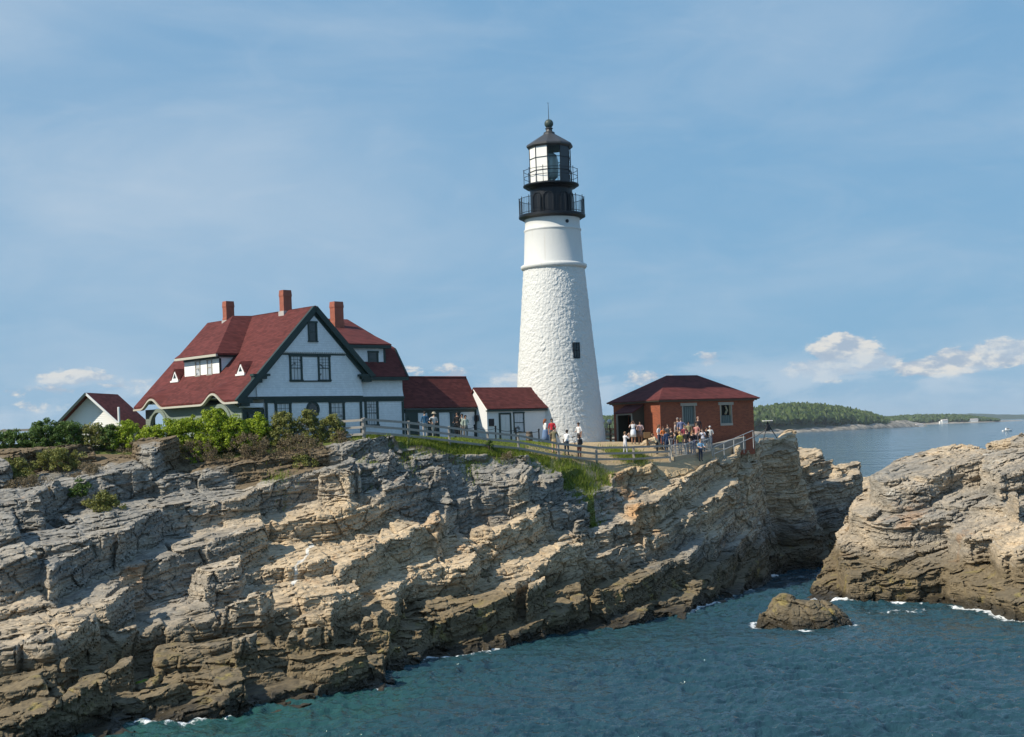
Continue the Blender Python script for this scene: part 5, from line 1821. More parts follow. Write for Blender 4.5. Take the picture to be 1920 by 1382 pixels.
for h in [.1 * j for j in range(1, 11)]:
    wm.tube([mv * (k / 16) + Vector((.05 * math.sin(k * 1.7) - .06 * h, -.04 * math.sin(h * 3), h + .03 * math.sin(k * .9 + h * 4))) for k in range(17)], .013, 3)
wm.build('wire_mesh', GALV, mr)
b = MB(); b.tube([mv * (k / 12) + Vector((-.1, 0, 1.02 + .07 * math.sin(k * 1.1))) for k in range(13)], .028, 6); b.build('top_rail', GALV, mr)
h0, h1 = Vector(at(1338, 832, 103.6)), Vector(at(1412, 812, 107.6))
h0.z = ground(h0.x, h0.y) + .1; h1.z = h0.z + 1.1
hr_ = thing('pipe_handrail', 'steel pipe handrail climbing along the wall below the brick house', 'handrail', h0)
hv = h1 - h0
for k in range(5):
    b = MB(); a = hv * (k / 4); b.tube([a + Vector((0, 0, -.4)), a + Vector((0, 0, 1.0))], .03, 6); b.build('post', GALV, hr_)
for h in (1.0, .5):
    b = MB(); b.tube([Vector((0, 0, h)), hv + Vector((0, 0, h))], .026, 6); b.build('rail', GALV, hr_)

# walls at the cliff edge
CONC = simple_mat('old_concrete', (0.33, 0.28, 0.20), .9, var=.25, scale=2.0, bump=.03, bscale=6)
GSTONE = simple_mat('dark_fieldstone', (0.24, 0.225, 0.20), .9, var=.45, scale=3.5, bump=.05, bscale=5)


def low_wall(name, label, a, c, h, th, mat, drop=.9):
    a, c = Vector(a), Vector(c)
    o = MB(); d = (c - a); n = Vector((-d.y, d.x, 0)).normalized() * th
    K = 10
    jit = random.Random(3)
    for k in range(K):
        p, q = d * (k / K), d * ((k + 1) / K)
        j = lambda: Vector((0, 0, jit.uniform(-.03, .03)))
        o.hexa([p - Vector((0, 0, drop)), q - Vector((0, 0, drop)), q + n - Vector((0, 0, drop)), p + n - Vector((0, 0, drop))],
               [p + Vector((0, 0, h)), q + Vector((0, 0, h)), q + n + Vector((0, 0, h)), p + n + Vector((0, 0, h))]) if k == 0 or True else None
    w_ = o.build(name, mat); w_.location = a
    return tag(w_, label, 'wall')


a = at(1266, 868, 99.6); c = at(1382, 838, 106.6)
low_wall('retaining_wall', 'tan concrete retaining wall under the mesh railing at the cliff edge', (a[0], a[1], 9.25), (c[0], c[1], 9.75), .32, .5, CONC, 1.4)
a = at(1330, 840, 104.2); c = at(1398, 818, 107.4)
low_wall('stone_wall', 'dark fieldstone wall climbing to the corner of the brick house', (a[0], a[1], 9.7), (c[0], c[1], 10.25), .5, .5, GSTONE, .45)

# instrument tripod on the cliff
tp = Vector(at(1440, 814, 117.5)); tp.z = 10.4
tr_ = thing('instrument_tripod', 'black tripod mast with a flat pale plate on top of the cliff', 'tripod', tp)
for k in range(3):
    a = math.radians(90 + 120 * k + 20)
    b = MB(); b.tube([(.95 * math.cos(a), .95 * math.sin(a), -.3), (.08 * math.cos(a), .08 * math.sin(a), 1.15)], .04, 6); b.build('leg', IRON, tr_)
b = MB(); b.lathe([(.16, .7), (.20, .75), (.20, 1.15), (.12, 1.25), (.05, 1.5)], 10); b.build('instrument_head', IRON, tr_)
b = MB(); b.box(-.38, .38, -.3, .3, 1.5, 1.56); b.build('plate', WHITE_TR, tr_)
b = MB(); b.tube([(-1.2, .3, .1), (-.1, 0, .85)], .03, 5); b.build('brace', IRON, tr_)
b = MB(); b.box(-.7, .45, -.3, .3, -.35, .12); b.build('base_block', GSTONE, tr_)

# sign box, boulder, barrel, globe lamps
p = Vector(seat_z(at(1214, 835, 100.6)))
sb_ = thing('sign_box', 'brown wooden sign box on a post in front of the brick house', 'sign', p)
b = MB(); b.box(-.06, .06, -.05, .05, -.3, .65); b.build('post', simple_mat('brown_post', (.13, .075, .035), .7), sb_)
b = MB(); b.box(-.24, .24, -.16, .16, .65, 1.08); b.build('box', simple_mat('brown_box', (.15, .085, .035), .6), sb_, bevel=.02)


def boulder(label, loc, r, mat, seed, name='boulder'):
    me = bmesh.new(); bmesh.ops.create_icosphere(me, subdivisions=4, radius=1)
    for v in me.verts:
        x, y, z = v.co
        n = float(fbm(np.array([x * 1.1 + seed + z * .7]), np.array([y * 1.1 + z * 1.3]), 4, seed)[0])
        c_ = worley(np.array([x * 1.2 + z * .8 + seed]), np.array([y * 1.2 - z * .6]), seed)
        k = 1 + .28 * n + .25 * (float(c_[1][0]) - .5)
        v.co = Vector((x * r[0], y * r[1], max(z, -.5) * r[2])) * k
    m_ = bpy.data.meshes.new(name); me.to_mesh(m_); me.free(); m_.materials.append(mat)
    for an, val in (('soil', 0), ('gravel', 0), ('turf', 0), ('tan', .9)):
        at__ = m_.attributes.new(an, 'FLOAT', 'POINT'); at__.data.foreach_set('value', np.full(len(m_.vertices), val, np.float32))
    o = bpy.data.objects.new(name, m_); COL.objects.link(o); o.location = loc
    return tag(o, label, 'boulder')


p = seat_z(at(1222, 840, 101.2)); boulder('tan boulder at the foot of the sign box by the brick house', (p[0], p[1], p[2] + .12), (.75, .6, .5), ROCK, 5)
p = Vector(seat_z(at(993, 832, 98.8)))
br_ = thing('barrel', 'weathered brown barrel beside the annex window', 'barrel', p)
b = MB(); b.lathe([(.20, .0), (.25, .25), (.255, .4), (.21, .75)], 14); b.build('staves', simple_mat('barrel_wood', (.16, .13, .10), .8, var=.3), br_)
for h in (.14, .4, .64):
    b = MB(); b.lathe([(.252, h), (.265, h + .02), (.252, h + .05)], 14); b.build('hoop', IRON, br_)
GLOBE = simple_mat('opal_globe', (.80, .80, .78), .3)
for n_, (x, y) in enumerate(((6.95, 108.6), (7.5, 108.9))):
    z = ground(x, y)
    gl = thing('globe_lamp', ('white globe lamp on a black post, the one nearer the tower' if n_ == 0 else 'white globe lamp on a black post, the one nearer the brick house'), 'lamp', (x, y, z), 0, 'globe lamps between tower and brick house')
    b = MB(); b.lathe([(.05, -.3), (.04, 1.35), (.08, 1.38), (.08, 1.42)], 8); b.build('post', IRON, gl)
    b = MB(); b.lathe([(.19 * math.sin(math.pi * k / 10) + .001, 1.60 - .19 * math.cos(math.pi * k / 10)) for k in range(11)], 14); b.build('globe', GLOBE, gl, smooth=True)


# ---------------------------------------------------------------- people
SKIN = [simple_mat('skin_light', (.52, .33, .24), .6, var=.05), simple_mat('skin_mid', (.36, .20, .13), .6, var=.05), simple_mat('skin_dark', (.12, .065, .04), .6, var=.05)]
_cloth = {}


def cloth(c):
    k = tuple(round(v, 3) for v in c)
    if k not in _cloth: _cloth[k] = simple_mat('cloth', k, .85, var=.15, scale=6)
    return _cloth[k]


ARMS = dict(
    down=((.06, .0, -.29), (.05, .05, -.55)), bent=((.07, -.03, -.29), (-.02, .22, -.33)), phone=((.10, .16, -.20), (-.08, .30, .10)),
    rail=((.08, .12, -.25), (.02, .38, -.30)), hip=((.19, -.06, -.24), (.06, .06, -.42)), out=((.15, .12, -.20), (.14, .38, -.16)))


def person(label, px, yy, rz, hgt=1.7, arms=('down', 'down'), top=(.5, .5, .5), low=(.05, .05, .06), skin=0, hair=(.03, .02, .015), sleeves='short', legs='long',
           lean=0.0, longhair=False, skirt=None, hat=None, phone=False, shoes=(.05, .05, .05), stride=.0, bag=None, dz=0.0, lift=0.0):
    x = sight(px, 830)[0] * yy
    z = ground(x, yy) + lift
    s = hgt / 1.72
    R = Matrix.Rotation(rad(rz), 4, 'Z')
    L = lambda p: Vector((p[0], p[1] + math.sin(lean) * max(0, p[2] - .92), p[2] - (1 - math.cos(lean)) * max(0, p[2] - .92)))
    V, E, rad_, lab = [], [], [], []

    def n(p, r, par=None, l='top'):
        V.append(L(p)); rad_.append(r)
        if par is not None: E.append((par, len(V) - 1)); lab.append(l)
        return len(V) - 1
    pel = n((0, 0, .94), (.155, .115))
    wai = n((0, 0, 1.10), (.135, .10), pel, 'top')
    che = n((0, .01, 1.30), (.165, .115), wai, 'top')
    nec = n((0, .0, 1.46), (.07, .07), che, 'top')
    nk = n((0, .015, 1.52), (.052, .055), nec, 'skin')
    hd = n((0, .03, 1.61), (.078, .098), nk, 'skin')
    n((0, .02, 1.70), (.06, .07), hd, 'skin')
    n((0, .13, 1.595), (.014, .014), hd, 'skin')
    for sd, an in ((-1, arms[0]), (1, arms[1])):
        e_, w_ = ARMS[an]
        sh = n((sd * .185, 0, 1.41), (.058, .06), che, 'top')
        el = n((sd * (.185 + e_[0]), e_[1], 1.41 + e_[2]), (.042, .044), sh, 'top' if sleeves != 'none' else 'skin')
        wr_ = n((sd * (.185 + w_[0]), w_[1], 1.41 + w_[2]), (.030, .032), el, 'top' if sleeves == 'long' else 'skin')
        d = (Vector((w_[0] * sd - e_[0] * sd, w_[1] - e_[1], w_[2] - e_[2]))).normalized()
        b0 = Vector((sd * (.185 + w_[0]), w_[1], 1.41 + w_[2]))
        pa = n(tuple(b0 + d * .07), (.036, .018), wr_, 'skin')
        side = d.cross(Vector((0, 1, 0.2))).normalized()
        for k, ln in enumerate((.065, .085, .09, .08)):
            n(tuple(b0 + d * (.085 + ln) + side * ((k - 1.5) * .020) + Vector((0, .012, 0))), (.009, .009), pa, 'skin')
        n(tuple(b0 + d * .09 + side * -.06), (.010, .010), pa, 'skin')
    for sd in (-1, 1):
        f = stride * sd
        hp = n((sd * .09, 0, .86), (.10, .105), pel, 'low')
        kn_ = n((sd * .10, f * .5 + .02, .49), (.062, .066), hp, 'low' if legs != 'bare' else 'skin')
        an_ = n((sd * .10, f - .02, .09), (.040, .046), kn_, 'low' if legs == 'long' else 'skin')
        n((sd * .115, f + .14, .035), (.042, .032), an_, 'shoe')
    me = bpy.data.meshes.new('person')
    me.from_pydata(V, E, [])
    ob = bpy.data.objects.new('person_work', me); COL.objects.link(ob)
    sk = ob.modifiers.new('skin', 'SKIN')
    for v, r in zip(me.skin_vertices[0].data, rad_): v.radius = r
    me.skin_vertices[0].data[0].use_root = True
    ss = ob.modifiers.new('sub', 'SUBSURF'); ss.levels = 1; ss.render_levels = 1
    dg = bpy.context.evaluated_depsgraph_get()
    bm_ = bpy.data.meshes.new_from_object(ob.evaluated_get(dg))
    bpy.data.objects.remove(ob); bpy.data.meshes.remove(me)
    mats = dict(skin=SKIN[skin], top=cloth(top), low=cloth(low), shoe=cloth(shoes))
    keys = list(mats)
    bm_.materials.clear()
    for k in keys: bm_.materials.append(mats[k])
    A = np.array([V[a] for a, _ in E]); B = np.array([V[b] for _, b in E])
    for f in bm_.polygons:
        c = np.array(f.center)
        t = np.clip(((c - A) * (B - A)).sum(1) / (((B - A) ** 2).sum(1) + 1e-9), 0, 1)
        d = ((A + (B - A) * t[:, None] - c) ** 2).sum(1)
        l = lab[int(np.argmin(d))]
        if l == 'top' and f.center.z < .97 - abs(lean) * .1: l = 'low'
        f.material_index = keys.index(l); f.use_smooth = True
    bm_.name = 'person'
    o = bpy.data.objects.new('person', bm_); COL.objects.link(o)
    o.location = (x, yy, z); o.rotation_euler = (0, 0, rad(rz)); o.scale = (s, s, s)
    tag(o, label, 'person')
    HC = L((0, .03, 1.62))
    h = MB()
    prof = []
    for j in range(9):
        a0 = math.pi * .62 * j / 8
        prof.append((a0, .112))
    vs, fs = [], []
    for j, (a0, r) in enumerate(prof):
        for k in range(14):
            t = 2 * math.pi * k / 14
            front = max(0, math.sin(t))
            a1 = a0 * (1 - .42 * front)
            vs.append((HC.x + r * .86 * math.sin(a1) * math.cos(t), HC.y - .012 + r * 1.05 * math.sin(a1) * math.sin(t), HC.z + .02 + r * 1.02 * math.cos(a1)))
    for j in range(8):
        for k in range(14):
            l = (k + 1) % 14
            fs.append((j * 14 + k, (j + 1) * 14 + k, (j + 1) * 14 + l, j * 14 + l))
    h.add(vs, fs)
    if longhair: h.tube([(HC.x, HC.y - .07, HC.z + .02), (HC.x, HC.y - .10, HC.z - .12), (HC.x, HC.y - .10, HC.z - .30)], [.07, .085, .035], 8)
    h.build('hair', cloth(hair), o, smooth=True)
    if skirt:
        zt, zb, rb, cl = skirt
        k_ = MB(); k_.lathe([(.15, zt), (.19, zt - .12), (.20 + (rb - .2) * .5, (zt + zb) / 2), (rb, zb), (rb - .02, zb + .01)], 18); k_.build('skirt', cloth(cl), o, smooth=True)
    if hat:
        k_ = MB(); k_.lathe([(.19, HC.z + .05), (.12, HC.z + .075), (.115, HC.z + .14), (.06, HC.z + .17), (.001, HC.z + .172)], 14, (HC.x, HC.y)); k_.build('sun_hat', cloth(hat), o)
    if phone:
        e_, w_ = ARMS['phone']
        c = L((.0, .46, 1.41 + w_[2] + .05)); k_ = MB(); k_.box(c.x - .04, c.x + .04, c.y - .005, c.y + .005, c.z - .075, c.z + .075)
        tag(o, None)
        k_.build('phone', IRON, o)
    if bag:
        k_ = MB(); k_.box(-.15, .15, -.26, -.11, 1.02, 1.42); k_.build('backpack', cloth(bag), o, bevel=.04)
    return o


WHITEC, BLACK, NAVY = (.72, .72, .72), (.012, .012, .014), (.02, .03, .07)
P = person
P('woman with long red hair in white top and long blue skirt by the annex corner', 1023, 98.0, -70, 1.70, ('bent', 'bent'), WHITEC, (.12, .19, .33), 0, (.25, .08, .03), longhair=True, skirt=(1.0, .12, .30, (.12, .19, .33)))
P('man in red shirt and dark trousers standing against the tower base', 1036, 97.2, 160, 1.78, ('down', 'down'), (.42, .015, .03), (.03, .025, .03), 1, (.02, .015, .01))
P('man in olive shirt and tan shorts at the fence seen from behind', 1039, 92.9, -15, 1.72, ('rail', 'rail'), (.17, .15, .09), (.46, .33, .18), 0, (.03, .02, .015), legs='shorts', stride=.08)
P('man in white T-shirt and dark trousers leaning to his right at the fence', 1062, 93.5, -35, 1.70, ('down', 'out'), WHITEC, (.06, .07, .09), 2, (.012, .01, .01), lean=.12, stride=.06)
P('youth in white shirt standing close against the tower wall', 1086, 97.4, 140, 1.66, ('down', 'bent'), WHITEC, (.10, .10, .11), 1, (.03, .02, .015))
P('woman in white top and terracotta trousers with a black bag at the fence', 1086, 93.9, 20, 1.64, ('hip', 'bent'), (.72, .70, .66), (.30, .11, .075), 1, (.02, .014, .012), longhair=True, bag=BLACK, stride=.07)
P('person in pale grey clothes raising a phone behind the fence', 1172, 97.9, -60, 1.66, ('phone', 'phone'), (.62, .60, .63), (.50, .50, .53), 0, (.20, .12, .07), phone=True, stride=.1)
P('woman in white dress holding a phone to her face by the porch door', 1188, 101.5, 175, 1.70, ('phone', 'phone'), (.66, .70, .76), (.66, .70, .76), 1, (.03, .02, .015), legs='bare', skirt=(1.08, .52, .22, (.66, .70, .76)), phone=True)
P('woman in pink top and brown skirt beside the porch door', 1201, 101.8, 170, 1.66, ('bent', 'bent'), (.52, .36, .35), (.20, .13, .11), 1, (.02, .015, .012), longhair=True, legs='bare', skirt=(1.02, .55, .23, (.20, .13, .11)))
P('stooping person in beige jacket and black trousers near the boulder', 1232, 99.6, 100, 1.55, ('rail', 'rail'), (.52, .44, .30), BLACK, 1, (.10, .06, .03), 'long', lean=.5)
P('woman in white T-shirt in front of the lit brick corner', 1236, 102.0, -120, 1.68, ('down', 'bent'), WHITEC, (.05, .06, .10), 1, (.12, .06, .03), longhair=True)
P('person in orange top at the left edge of the crowd', 1244, 101.4, -150, 1.62, ('bent', 'bent'), (.62, .17, .04), NAVY, 1, (.06, .03, .02), longhair=True)
P('person in dark blue jacket in front of the one in orange', 1250, 100.4, 30, 1.62, ('down', 'bent'), (.04, .07, .15), (.03, .05, .10), 1, (.02, .02, .02), 'long')
P('person in black T-shirt with arm reaching forward at left of the crowd', 1259, 101.3, 120, 1.66, ('rail', 'down'), BLACK, (.08, .09, .12), 0, (.10, .06, .04))
P('person in taupe shirt with folded arms behind the yellow shirt', 1267, 103.2, -100, 1.72, ('bent', 'bent'), (.30, .25, .23), (.06, .06, .07), 0, (.16, .11, .08), lift=.15)
P('tall grey-haired man in navy at the back of the crowd under the left window', 1272, 103.9, 150, 1.80, ('down', 'down'), (.05, .06, .10), BLACK, 0, (.30, .26, .24), lift=.25)
P('man in slate blue shirt at the back under the left window', 1278, 103.7, 10, 1.82, ('down', 'hip'), (.16, .18, .30), (.04, .04, .06), 0, (.10, .08, .07), lift=.25)
P('person in grey jacket with outstretched arm left of the yellow shirt', 1266, 100.7, 80, 1.58, ('rail', 'rail'), (.12, .11, .12), (.10, .10, .14), 0, (.08, .05, .03), 'long')
P('fair-haired person in bright yellow shirt at the front of the crowd', 1275, 101.0, 15, 1.62, ('down', 'down'), (.60, .50, .07), (.10, .11, .13), 0, (.45, .30, .14))
P('man in black polo shirt standing right of the yellow shirt', 1287, 101.6, 170, 1.76, ('down', 'down'), BLACK, (.02, .02, .03), 0, (.06, .04, .03))
P('woman in black top with white cup in the middle of the crowd', 1298, 102.0, 200, 1.66, ('bent', 'down'), (.015, .013, .016), (.08, .08, .17), 0, (.28, .16, .08), longhair=True)
P('person in violet hoodie bending beside the woman in black', 1303, 102.4, 100, 1.55, ('rail', 'down'), (.14, .11, .26), (.03, .03, .06), 0, (.05, .03, .02), 'long', lean=.35)
P('person in red and white top under the brick wall', 1307, 103.4, 160, 1.68, ('bent', 'hip'), (.50, .22, .20), (.06, .06, .08), 0, (.16, .09, .05), lift=.15)
P('bald man in dark jacket standing highest at the right of the crowd', 1310, 104.3, 190, 1.80, ('down', 'bent'), (.04, .03, .035), BLACK, 0, (.34, .22, .17), 'long', lift=.35)
P('person in light grey top with raised phone at right of the crowd', 1318, 102.9, 150, 1.66, ('phone', 'phone'), (.46, .48, .56), (.05, .06, .09), 0, (.05, .03, .02), phone=True, lift=.2)
P('person in black shirt behind the right end of the mesh railing', 1325, 103.3, 200, 1.68, ('down', 'bent'), BLACK, (.10, .12, .15), 1, (.03, .02, .02), lift=.2)
P('person in white cap and pale shirt at the far right of the crowd', 1332, 103.8, 170, 1.62, ('bent', 'down'), (.56, .57, .56), (.12, .13, .16), 0, (.68, .68, .66), lift=.2)
P('woman in maroon top between the taupe shirt and the slate blue shirt', 1284, 103.0, 175, 1.64, ('bent', 'down'), (.20, .03, .05), (.05, .05, .07), 0, (.14, .08, .04), longhair=True, lift=.1)
P('man in khaki shirt behind the man in black polo', 1292, 103.4, 185, 1.74, ('down', 'bent'), (.30, .26, .15), (.07, .07, .08), 1, (.02, .015, .012), lift=.15)
P('teenager in sky blue T-shirt at the mesh railing', 1313, 101.9, -160, 1.58, ('rail', 'rail'), (.22, .42, .62), (.04, .05, .08), 0, (.22, .13, .06))
P('person in charcoal hooded top close behind the orange top', 1253, 103.0, 160, 1.70, ('down', 'bent'), (.06, .06, .065), (.03, .03, .035), 0, (.07, .04, .03), 'long')
P('person in teal blue jacket by the green doors of the passage building', 798, 91.2, 20, 1.70, ('bent', 'bent'), (.025, .10, .19), (.40, .36, .34), 0, (.02, .015, .012), 'long')
P('person in white with straw sun hat by the green doors', 815, 91.6, 200, 1.64, ('bent', 'hip'), (.58, .56, .54), (.55, .53, .50), 0, (.10, .07, .05), hat=(.46, .40, .29), bag=BLACK)
P('person in black clothes in front of the passage building window', 859, 93.2, 150, 1.72, ('bent', 'bent'), BLACK, BLACK, 1, (.02, .015, .012), 'long')
P('person in grey-green coat with sunglasses beside the one in black', 868, 94.2, 170, 1.66, ('down', 'bent'), (.30, .36, .32), (.14, .14, .14), 1, (.02, .015, .012), 'long')
P('shorter person in pale sage coat at right of the passage group', 874, 93.8, -160, 1.58, ('bent', 'down'), (.36, .42, .37), (.16, .16, .15), 1, (.02, .015, .012), 'long', longhair=True)


# ---------------------------------------------------------------- shrubs
def leaf_mat(name, c0, c1, scale=1.2):
    m, t, b = new_mat(name)
    P_ = t.node('ShaderNodeNewGeometry').outputs['Position']
    a = t.attr('shade')
    n = t.noise(P_, scale, 3, 0.6)
    f = t.math('ADD', t.math('MULTIPLY', a, 0.65), t.math('MULTIPLY', n, 0.5), clamp=True)
    c = t.mix(f, c0, c1)
    t.put(b.inputs['Base Color'], c)
    b.inputs['Roughness'].default_value = 0.55
    b.inputs['Specular IOR Level'].default_value = 0.3
    tr = t.node('ShaderNodeBsdfTranslucent'); t.put(tr.inputs['Color'], c)
    mx = t.node('ShaderNodeMixShader'); mx.inputs[0].default_value = 0.28
    t.l.new(b.outputs[0], mx.inputs[1]); t.l.new(tr.outputs[0], mx.inputs[2])
    t.l.new(mx.outputs[0], t.n['Material Output'].inputs[0])
    return m


LEAF = dict(dark=leaf_mat('dark_leaves', (.03, .07, .016), (.14, .22, .045)), lime=leaf_mat('lime_leaves', (.11, .19, .010), (.40, .48, .035)),
            olive=leaf_mat('olive_leaves', (.08, .095, .02), (.30, .30, .08)), brown=leaf_mat('dry_twiggy_leaves', (.07, .055, .03), (.27, .21, .12)))
TWIG = simple_mat('twigs', (.13, .10, .075), .9, var=.3)


def leaves(centers, radii, per, size, seed, flat=.8):
    r = np.random.default_rng(seed)
    n = len(centers) * per
    c = np.repeat(centers, per, 0); R = np.repeat(radii, per)[:, None]
    d = r.normal(size=(n, 3)); d /= np.linalg.norm(d, axis=1)[:, None]
    p = c + d * R * r.uniform(.25, 1, (n, 1)) ** .6 * np.array([1, 1, flat])
    nrm = d + r.normal(size=(n, 3)) * .7 + np.array([0, 0, .35]); nrm /= np.linalg.norm(nrm, axis=1)[:, None]
    t = np.cross(nrm, r.normal(size=(n, 3))); t /= np.linalg.norm(t, axis=1)[:, None]
    b = np.cross(nrm, t)
    s = size * r.uniform(.6, 1.3, (n, 1))
    v = np.stack([p - t * s, p - b * s * .55, p + t * s, p + b * s * .55], 1).reshape(-1, 3)
    return v, np.arange(n * 4).reshape(-1, 4), np.repeat(np.clip(r.normal(.5, .22, n), 0, 1), 4)


def shrub(label, px, pyb, yy, wpx, hpx, kind, seed, size=.075, per=46, n=70, name='shrub', group=None, twigs=26, dens=1.0):
    x, y, _ = at(px, pyb, yy)
    z = ground(x, y) if y > crest_y(px) - .2 else float(ROCKG(np.array([x]), np.array([y]))[0])
    zb = at(px, pyb, yy)[2]
    w = wpx / FPX * yy / 2; h = hpx / FPX * yy + max(0, zb - z)
    z = min(z, zb + .1)
    o = thing(name, label, 'shrub', (x, y, z - .05), 0, group)
    r = np.random.default_rng(seed)
    k = int(n * dens)
    a = r.uniform(0, 2 * np.pi, k); q = np.sqrt(r.uniform(0, 1, k)); hz = r.uniform(.12, 1, k)
    env = np.sqrt(np.clip(1 - (hz * .98) ** 2.4, 0.05, 1))
    lump = 1 + .30 * np.sin(a * 3 + seed) * np.cos(hz * 5 + seed * 2)
    cen = np.stack([np.cos(a) * q * env * w * lump, np.sin(a) * q * env * w * .8, hz * h * (1 - .22 * r.uniform(0, 1, k) * q)], -1)
    rad2 = r.uniform(.13, .30, k) * min(1.0, w)
    v, f, sh = leaves(cen, rad2, per, size, seed)
    np_mesh('foliage', v, f, LEAF[kind], o, attrs=dict(shade=sh))
    tb = MB()
    for i in range(min(twigs, k)):
        c = Vector(cen[i]); tb.tube([(c.x * .15, c.y * .15, -.1), (c.x * .55, c.y * .55, c.z * .45), tuple(c * 1.02)], [.022, .014, .005], 4)
    tb.build('stems', TWIG, o)
    return o


Q = shrub
GB = 'bushes along the bluff fence'
spec = [
    ('low dark green bush at the far left beside the white fence post', 22, 846, 82.0, 95, 42, 'dark'),
    ('tall dark bush before the left slope of the shed roof', 84, 844, 82.4, 88, 58, 'dark'),
    ('dark rounded bush in front of the shaded half of the shed gable', 128, 842, 82.6, 76, 56, 'dark'),
    ('dull dark bush in front of the sunlit half of the shed gable', 172, 842, 82.8, 74, 50, 'olive'),
    ('dark green bush between the shed and the white pole', 207, 840, 83.0, 50, 48, 'dark'),
    ('yellow-green bush behind the white pole', 240, 838, 83.4, 72, 52, 'lime'),
    ('small bright bush under the far porch arch', 282, 840, 83.2, 66, 42, 'lime'),
    ('bright lime bush below the middle of the porch eave', 318, 838, 83.4, 82, 54, 'lime'),
    ('bright lime bush left of the near porch arch', 358, 838, 83.5, 86, 60, 'lime'),
    ('tallest lime bush in front of the near porch arch', 402, 838, 83.6, 84, 76, 'lime'),
    ('lime bush with dull tips at the left corner of the house front', 440, 840, 83.6, 76, 62, 'lime'),
    ('small lime bush in front of the porch corner window', 484, 838, 84.2, 62, 64, 'lime'),
    ('olive bush in front of the left ground floor window', 532, 842, 84.4, 72, 70, 'olive'),
    ('olive bush under the oval window', 580, 844, 84.7, 74, 72, 'olive'),
    ('olive bush in front of the right ground floor window', 626, 844, 84.9, 66, 66, 'olive'),
    ('dry brown bush on the slope below the olive bushes', 560, 868, 83.0, 120, 52, 'brown'),
    ('dry brown bush below the porch corner', 470, 858, 82.8, 110, 48, 'brown'),
    ('dry brown bush at the right end of the bush row', 640, 862, 84.2, 64, 52, 'brown'),
    ('low dry bush below the lime bushes', 370, 850, 82.6, 120, 26, 'brown'),
    ('low dry bush below the white pole', 265, 850, 82.4, 90, 24, 'brown'),
    ('olive scrub on the bank at the far left below the dark bush', 28, 900, 78.6, 90, 42, 'olive'),
    ('olive scrub on the bank below the shed', 110, 880, 79.8, 110, 40, 'olive'),
    ('brown scrub on the left bank above the grey rocks', 60, 928, 76.8, 110, 34, 'brown'),
    ('brown scrub on the bank below the dark bushes', 165, 905, 78.4, 80, 34, 'brown'),
    ('olive tuft growing in a hollow of the left rocks', 196, 964, 75.6, 74, 40, 'olive'),
    ('small dark tuft on the grey rocks below the bank', 150, 935, 76.8, 50, 34, 'dark'),
    ('small lime plant growing from the rock below the porch', 368, 868, 82.2, 22, 34, 'lime'),
    ('olive tuft below the dry bushes on the slope', 565, 880, 82.2, 70, 26, 'olive'),
    ('dark tuft beside the fence below the passage building', 918, 846, 89.2, 16, 22, 'dark'),
    ('dry scrub on the rock edge below the annex', 800, 876, 86.6, 60, 22, 'brown'),
    ('dry scrub on the rock edge below the tower', 950, 868, 89.4, 70, 18, 'brown'),
]
for i, (lb, px, pb, yy, w_, h_, kd) in enumerate(spec):
    big = w_ * h_
    Q(lb, px, pb, yy, w_, h_, kd, 100 + i, size=.06 if kd != 'brown' else .045, n=int(np.clip(big / 45, 22, 120)), per=64 if kd != 'brown' else 44, group=None, dens=1.25 if kd in ('dark', 'lime') else .95, twigs=40 if kd == 'brown' else 22)

# bare wind-bent branches at the far left
# ---------------------------------------------------------------- grass on the bluff edge
GRASS = leaf_mat('grass_blades', (.055, .10, .008), (.27, .33, .045), .7)
r = np.random.default_rng(5)
gp = []
for (px0, px1, d0, d1, n, hh) in ((688, 1030, -.9, .12, 10000, .26), (720, 1020, .1, .7, 900, .2)):
    px = r.uniform(px0, px1, n); yy = crest_y(px) - r.uniform(d0, d1, n)
    x = ((px - 960) / FPX) * yy
    k = fbm(x * .8, yy * .8, 3, 31) > -.12 - .3 * (yy > crest_y(px) - .8)
    gp.append(np.stack([x[k], yy[k], np.full(k.sum(), hh)], -1))
for (px, py, yy, rr_, n, hh) in ((1086, 918, 92.0, .95, 1500, .40), (1066, 940, 91.2, .8, 900, .32), (1040, 952, 90.4, .6, 500, .22), (1128, 905, 93.6, .7, 600, .3), (760, 872, 84.9, .7, 260, .2), (690, 890, 82.4, .7, 240, .22), (520, 905, 80.6, .6, 220, .22), (880, 880, 87.4, .6, 220, .2), (1172, 897, 97.8, .95, 1500, .36), (1196, 895, 98.2, .6, 700, .32), (1110, 993, 90.4, .36, 500, .2), (1088, 996, 90.1, .22, 250, .18)):
    x0, y0, _ = at(px, py, yy)
    gp.append(np.stack([x0 + r.normal(0, rr_ * .7, n), y0 + r.normal(0, rr_ * .7, n), np.full(n, hh)], -1))
# scattered turf on the lawn
n = 26000
px = r.uniform(660, 1040, n); yy = crest_y(px) + r.uniform(0.2, 9, n) ; x = ((px - 960) / FPX) * yy
gp.append(np.stack([x, yy, np.full(n, .10)], -1))
G_ = np.concatenate(gp)
gz = np.where(G_[:, 1] > crest_y(960 + FPX * G_[:, 0] / G_[:, 1]) - .15, lawn_top(G_[:, 0], G_[:, 1]), np.maximum(ROCKG(G_[:, 0], G_[:, 1]), lawn_top(G_[:, 0], G_[:, 1])))
n = len(G_)
a = r.uniform(0, 2 * np.pi, n); hh = G_[:, 2] * r.uniform(.5, 1.25, n); wd = .014 + .012 * r.uniform(0, 1, n)
ln = r.normal(0, .35, (n, 2)) * hh[:, None]
b0 = np.stack([G_[:, 0] - np.cos(a) * wd, G_[:, 1] - np.sin(a) * wd, gz - .03], -1)
b1 = np.stack([G_[:, 0] + np.cos(a) * wd, G_[:, 1] + np.sin(a) * wd, gz - .03], -1)
